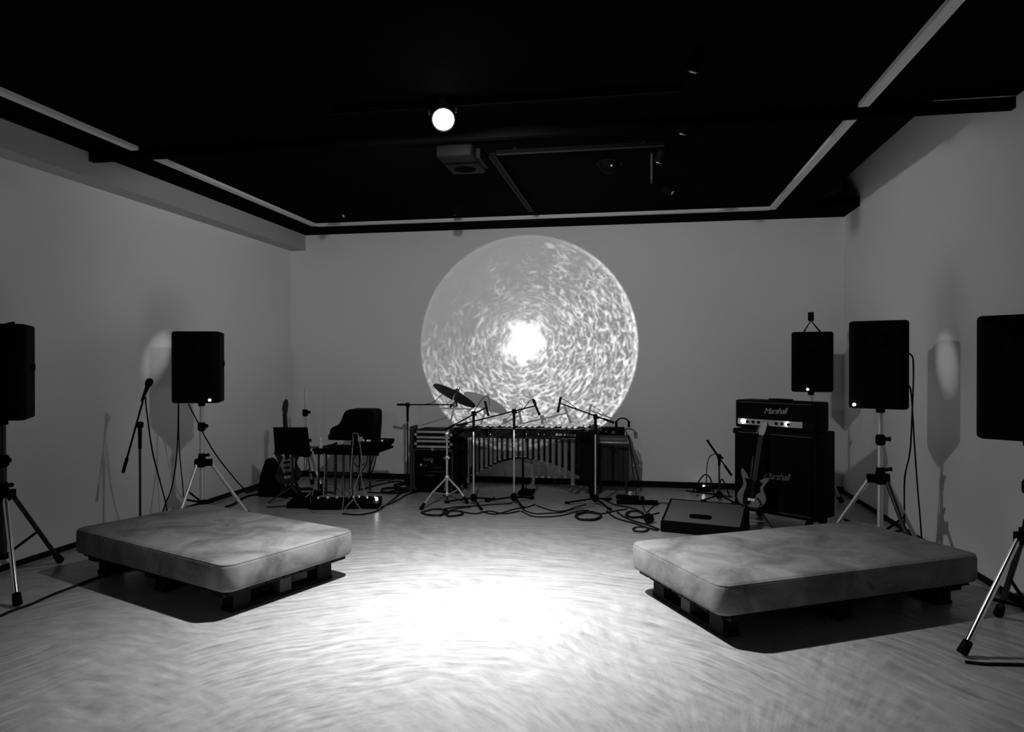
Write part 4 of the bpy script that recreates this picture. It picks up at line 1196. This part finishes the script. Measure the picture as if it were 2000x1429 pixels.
cable([W(1222, 842, zd), W(1229, 860, zd - 0.05), W(1236, 890, zd + 0.1), W(1245, 925, zd + 0.25), fl(1252, 958)], 'black cable dropping from the right edge of the draped table')
cable([W(1228, 850, zd), W(1232, 880, zd), W(1236, 920, zd + 0.1), fl(1243, 965)], 'second black cable hanging close to the draped table edge', 0.005)

# ------------------------------------------------------------------ pedals on the floor
def pedalboard(u0, u1, v, label, knobs):
    a_, b_ = G(u0, v), G(u1, v)
    c = (a_ + b_) / 2; wd = (b_ - a_).length
    t = thing('pedalboard', label, 'pedalboard', (c.x, c.y, 0), math.atan2(b_.y - a_.y, b_.x - a_.x))
    yprism(MB(), [(0.0, 0.0), (0.0, 0.055), (0.22, 0.085), (0.22, 0.0)], -wd / 2, wd / 2, 0.005).build('case', M_BLACK, t)
    for x, y, r_, lit in knobs:
        z = 0.055 + y / 0.22 * 0.03
        MB().lathe([(r_, 0), (r_, 0.016), (r_ * 0.75, 0.026), (r_ * 0.2, 0.03)], (x * wd, y, z), 12).build('foot_switch', M_LED if lit else M_CHROME, t)
    for x in (-0.42, -0.14, 0.14, 0.42):
        MB().box((x * wd, 0.215, 0.06), (0.03, 0.02, 0.03)).build('jack_plug', M_DARKST, t)
    return t


pedalboard(604, 670, 996, 'black pedalboard with chrome switches below the low table, left one', [(-0.38, 0.16, 0.014, 0), (-0.1, 0.17, 0.017, 0), (0.18, 0.18, 0.018, 0)])
pedalboard(674, 738, 994, 'black pedalboard with one glowing switch below the low table, right one', [(-0.36, 0.16, 0.015, 0), (-0.2, 0.17, 0.013, 0), (0.06, 0.16, 0.016, 0), (0.30, 0.17, 0.015, 0), (0.40, 0.10, 0.012, 1)])
vp = G(582, 993)
t = thing('volume_pedal', 'black volume pedal with pale hinge at the left end of the pedals', 'pedal', (vp.x, vp.y, 0), R(6))
yprism(MB(), [(0.0, 0.0), (0.0, 0.05), (0.26, 0.09), (0.26, 0.0)], -0.12, 0.11, 0.004).build('base', M_BLACK, t)
yprism(MB(), [(0.02, 0.06), (0.02, 0.075), (0.25, 0.13), (0.25, 0.105)], -0.09, 0.08, 0.003).build('treadle', M_RUBBER, t)
MB().box((0.0, 0.225, 0.13), (0.10, 0.02, 0.012)).build('hinge', M_PRINT, t)
MB().tube([(0.05, 0.2, 0.125), (0.06, 0.12, 0.11), (0.04, 0.08, 0.10)], 0.006, 6, 3).build('linkage', M_PRINT, t)
# small lit box by the wall near the short microphone stand
ep = W(1374, 945, 7.9)
t = thing('effects_pedal', 'small box with glowing white light by the back wall', 'pedal', (ep.x, ep.y, 0))
MB().rbox((0, 0, 0.03), (0.16, 0.12, 0.06), 0.006, 1).build('case', M_BLACK, t)
sub(MB().lathe([(0.010, 0), (0.010, 0.008), (0.004, 0.014)], (0.0, -0.04, 0.06), 10).build('light', M_LAMP, t), 'small glowing light')
MB().box((0.04, 0.0, 0.064), (0.05, 0.03, 0.012)).build('knob_bar', M_UNIT, t)
# power strips
for u, v, ln, a, lab in ((1245, 985, 0.42, 4, 'black power strip on the floor in front of the draped table'), (1226, 975, 0.24, -10, 'short black junction box beside the right vibraphone stand')):
    p = G(u, v)
    t = thing('power_strip', lab, 'power strip', (p.x, p.y, 0), R(a))
    MB().rbox((0, 0, 0.022), (ln, 0.06, 0.044), 0.006, 1).build('case', M_BLACK, t)
    for i in range(4):
        MB().cyl((-ln * 0.36 + i * ln * 0.24, 0, 0.044), (-ln * 0.36 + i * ln * 0.24, 0, 0.047), 0.018, n=12).build('socket', M_RUBBER, t)
    MB().rbox((ln * 0.12, -0.005, 0.065), (0.04, 0.04, 0.04), 0.008, 2).build('plug', M_STEEL if 'junction' in lab else M_RUBBER, t)
p = G(1268, 1023)
t = thing('cable_drum', 'round black cable reel standing beside the floor monitor', 'cable reel', (p.x, p.y, 0), R(10))
MB().cyl((0, -0.01, 0.045), (0, 0.01, 0.045), 0.045, n=20).build('flange', M_RUBBER, t)
MB().cyl((0, 0.01, 0.045), (0, 0.03, 0.045), 0.03, n=20).build('core', M_CABLE, t)
MB().cyl((0, 0.03, 0.045), (0, 0.04, 0.045), 0.045, n=20).build('flange', M_RUBBER, t)

# ------------------------------------------------------------------ cables on the floor and hanging
cable([fl(0, 1203), fl(25, 1192), fl(60, 1180), fl(105, 1160), fl(140, 1147), fl(175, 1133), fl(215, 1120)], 'black cable running from the left speaker stand to the left mattress', 0.008)
cable([fl(1887, 1293), fl(1920, 1297), fl(1960, 1298), fl(2010, 1299), fl(2060, 1298)], 'black cable on the floor leaving the photo at the right edge', 0.008)
zb = 5.15
BRc = BR
cable([W(1776, 690, zb), W(1783, 700, zb + 0.02), W(1784, 740, zb + 0.02), W(1782, 800, zb + 0.03), W(1778, 880, zb + 0.05), W(1768, 930, zb + 0.08), W(1767, 990, zb + 0.1), fl(1768, 1085), fl(1755, 1095)], 'black cable hanging at the side of the right wall loudspeaker')
cable([W(1775, 752, zb), W(1780, 770, zb), W(1786, 860, zb + 0.05), W(1791, 930, zb + 0.1), W(1797, 1000, zb + 0.15), fl(1805, 1080), fl(1820, 1085)], 'black cable hanging right of the right speaker stand')
zb = 6.2
cable([W(349, 780, zb), W(348, 800, zb), W(347, 850, zb), W(343, 905, zb - 0.05), W(334, 955, zb - 0.1), W(322, 985, zb - 0.15), fl(308, 1025), fl(300, 1035)], 'black cable hanging from the rear of the left wall loudspeaker')
cable([W(349, 782, zb), W(349, 850, zb), W(352, 905, zb), W(357, 955, zb), fl(360, 1030), fl(372, 1034)], 'second black cable hanging beside the left wall stand', 0.005)
cable([W(368, 788, zb), W(375, 803, zb), W(389, 830, zb), W(402, 856, zb + 0.02), W(425, 893, zb + 0.15), W(450, 925, zb + 0.4), W(474, 952, zb + 0.6), fl(490, 960)], 'black cable sloping from the left wall loudspeaker down to the floor gear')
cable([fl(440, 990), fl(455, 985), fl(475, 972), fl(500, 966), fl(530, 968), fl(560, 972)], 'thick black cable on the floor behind the left mattress', 0.012)
cable([fl(480, 962), fl(510, 955), fl(560, 962), fl(600, 958), fl(650, 962)], 'black cable on the floor under the music stand', 0.012)
cable([fl(520, 990), fl(545, 989), fl(565, 987)], 'short black lead entering the volume pedal')
# grey leads between the low table and the pedals
zt2 = 7.35
cable([W(690, 863, zt2), W(689, 848, zt2), W(694, 846, zt2), W(700, 850, zt2), W(704, 875, zt2), W(706, 905, zt2 - 0.1), W(702, 925, zt2 - 0.1), W(693, 950, zt2 - 0.2), W(692, 967, 7.05)], 'grey lead looping over the mixer down to the pedals', 0.005, M_GCABLE)
cable([W(690, 856, zt2), W(688, 880, zt2), W(685, 920, zt2 - 0.1), W(685, 950, zt2 - 0.2), W(686, 967, 7.05)], 'straight grey lead dropping from the mixer to the right pedalboard', 0.006, M_GCABLE)
cable([W(702, 862, zt2), W(705, 890, zt2), W(704, 920, zt2 - 0.1), W(709, 948, zt2 - 0.2), W(714, 967, 7.05)], 'grey lead crossing to the far side of the right pedalboard', 0.005, M_GCABLE)
cable([W(610, 890, zt2), W(615, 915, zt2), W(619, 935, zt2 - 0.1), W(612, 955, zt2 - 0.2), W(609, 968, 7.05)], 'grey lead dropping behind the left pedalboard', 0.005, M_GCABLE)
cable([W(632, 885, zt2), W(634, 920, zt2), W(631, 950, zt2 - 0.2), W(632, 966, 7.05)], 'pale grey lead beside the second leg of the low table', 0.006, M_GCABLE)
cable([W(669, 930, zt2), W(671, 960, 7.0), W(670, 980, 6.85), fl(666, 997), fl(650, 1001), fl(612, 1000), fl(607, 990), W(606, 972, 6.95)], 'grey lead curving in front of the left pedalboard', 0.004, M_GCABLE)
cable([W(691, 973, 6.88), W(697, 985, 6.78), fl(708, 997), fl(722, 999), fl(735, 997), fl(748, 990), fl(775, 975)], 'grey lead curving in front of the right pedalboard', 0.005, M_GCABLE)
cable([W(690, 975, 6.88), W(680, 985, 6.78), fl(672, 999), fl(690, 1003), fl(715, 1001), fl(740, 996)], 'grey lead looped on the floor between the pedalboards', 0.005, M_GCABLE)
cable([W(736, 880, 7.6), W(733, 900, 7.6), W(728, 918, 7.6), W(722, 923, 7.6), W(721, 918, 7.6), W(728, 895, 7.6), W(733, 882, 7.6)], 'black lead hanging in a loop from the right end of the low table', 0.006)
cable([W(719, 882, 7.55), W(715, 905, 7.55), W(705, 922, 7.55), W(695, 930, 7.55)], 'black lead curving under the right half of the low table', 0.005)
cable([W(697, 885, 7.6), W(690, 900, 7.6), W(700, 912, 7.6), W(712, 905, 7.6)], 'black lead bunched below the mixer', 0.006)
cable([fl(668, 1003), fl(700, 1005), fl(730, 1000), fl(748, 990), fl(768, 975), fl(785, 962), fl(805, 955)], 'black cable from the pedals to the rack, nearest the viewer', 0.008)
cable([fl(745, 990), fl(770, 980), fl(795, 966), fl(818, 960), fl(835, 955)], 'black cable from the pedals to the rack, second nearest', 0.007)
cable([fl(700, 957), fl(720, 952), fl(745, 945), fl(775, 940), fl(800, 944)], 'black cable along the foot of the back wall left of the rack', 0.009)
cable([fl(718, 961), fl(745, 962), fl(775, 957), fl(805, 950), fl(835, 950)], 'black cable running to the rack behind the cymbal stand', 0.008)
cable([W(795, 925, zt), W(790, 928, zt), W(778, 932, zt + 0.1), fl(760, 938), fl(735, 939)], 'black cable curving from the T-shaped stand to the floor', 0.007)
coil(790, 950, 22, 6, 3.4, 'tangled black cable coil beside the rack', 0.008, 3)
coil(850, 1000, 24, 6, 2.2, 'coiled black cable in front of the cymbal stand', 0.007, 5, [(880, 996), (900, 992), (920, 990)])
coil(885, 1002, 20, 5, 2.4, 'coiled black cable under the left boom stand', 0.007, 8)
cable([fl(862, 995), fl(890, 990), fl(925, 988), fl(960, 985), fl(1000, 983)], 'black cable linking the left and middle boom stands', 0.007)
cable([fl(940, 999), fl(965, 1004), fl(985, 1000), fl(1005, 994), fl(1030, 990), fl(1045, 985)], 'black cable sagging between the left and middle boom stands', 0.007)
cable([fl(1048, 987), fl(1065, 993), fl(1085, 998), fl(1105, 997), fl(1125, 990), fl(1145, 985)], 'black cable from the middle boom stand to the right one, upper line', 0.006)
cable([fl(1022, 996), fl(1045, 1003), fl(1075, 1002), fl(1100, 1000), fl(1130, 993), fl(1160, 988)], 'black cable from the middle boom stand to the right one, middle line', 0.006)
cable([fl(1018, 998), fl(1040, 1008), fl(1070, 1009), fl(1100, 1006), fl(1130, 998), fl(1150, 996)], 'black cable from the middle boom stand to the right one, lower line', 0.006)
coil(1150, 1008, 26, 7, 2.3, 'coiled black cable at the foot of the right boom stand', 0.008, 11)
cable([fl(1105, 1001), fl(1120, 997), fl(1140, 992), fl(1158, 989)], 'grey lead on the floor before the right boom stand', 0.006, M_GCABLE)
cable([fl(1185, 998), fl(1200, 1010), fl(1220, 1017), fl(1240, 1022), fl(1262, 1030), fl(1285, 1036)], 'black cable running from the right boom stand to the floor monitor, front line', 0.008)
cable([fl(1206, 1000), fl(1220, 1010), fl(1240, 1018), fl(1262, 1024), fl(1288, 1034)], 'black cable running from the power strip to the floor monitor', 0.008)
coil(1240, 1004, 18, 6, 2.6, 'tangled black cable between the power strip and the floor monitor', 0.007, 14)
coil(1252, 1033, 14, 5, 1.6, 'small black cable loop in front of the cable reel', 0.006, 17)
cable([fl(1252, 1012), fl(1270, 1006), fl(1288, 1001)], 'short black cable entering the side of the floor monitor', 0.006)
cable([fl(1255, 985), fl(1262, 1000), fl(1272, 992), fl(1290, 982), fl(1320, 985)], 'thin black cable behind the floor monitor', 0.005)
cable([fl(1352, 962), W(1362, 945, 7.7), W(1376, 927, 7.7), W(1388, 935, 7.7), fl(1395, 964), fl(1402, 966), W(1410, 935, 7.5), fl(1425, 968)], 'black cable arching above the small glowing box', 0.008)
cable([fl(1340, 958), fl(1370, 962), fl(1400, 966), fl(1430, 970)], 'black cable along the floor left of the amplifier', 0.009)

cable([W(-30, 640, 4.45), W(0, 637, 4.45), W(18, 632, 4.45), W(28, 630, 4.45)], 'short black cable end sticking out over the top of the left-edge loudspeaker', 0.009)

# low dark heap of cloth behind the pedals
hp = G(566, 966)
t = thing('dust_cover', 'crumpled black dust cover lying on the floor behind the pedals', 'cover', (hp.x, hp.y + 0.02, 0))
rnd = random.Random(4)
bm = bmesh.new(); bmesh.ops.create_grid(bm, x_segments=22, y_segments=10, size=0.5)
for v in bm.verts:
    x, y = v.co.x * 2, v.co.y * 2
    e = max(0.0, 1 - x * x) * max(0.0, 1 - y * y)
    v.co.z = 0.006 + 0.10 * e ** 0.6 * (0.65 + 0.35 * math.sin(x * 7 + 1.3) * math.cos(y * 5)) + rnd.uniform(-0.008, 0.008) * e
    v.co.x *= 0.72; v.co.y *= 0.30
ex = bmesh.ops.extrude_face_region(bm, geom=list(bm.faces))
for g in ex['geom']:
    if isinstance(g, bmesh.types.BMVert): g.co.z -= 0.005
MB().frombm(bm, (0, 0, 0), None, True).build('cloth', M_TOLEX, t)
MB().tube([(-0.25, -0.1, 0.06), (-0.3, -0.16, 0.02), (-0.2, -0.2, 0.008), (-0.08, -0.18, 0.008)], 0.006, 6, 5).build('drawstring', M_CABLE, t)
coil(770, 957, 26, 5, 3.2, 'heaped black cable coil left of the equipment rack', 0.010, 23)
cable([fl(905, 1000), fl(930, 1003), fl(955, 998), fl(985, 1003), fl(1015, 998)], 'black cable lying across the front legs of the left and middle boom stands', 0.007)
cable([fl(1125, 1004), fl(1150, 998), fl(1175, 1003), fl(1200, 998), fl(1225, 994)], 'black cable lying across the front leg of the right boom stand', 0.007)
cable([fl(1180, 975), fl(1200, 985), fl(1225, 990), fl(1250, 998), fl(1262, 1012)], 'black cable curling out from under the draped table', 0.007)
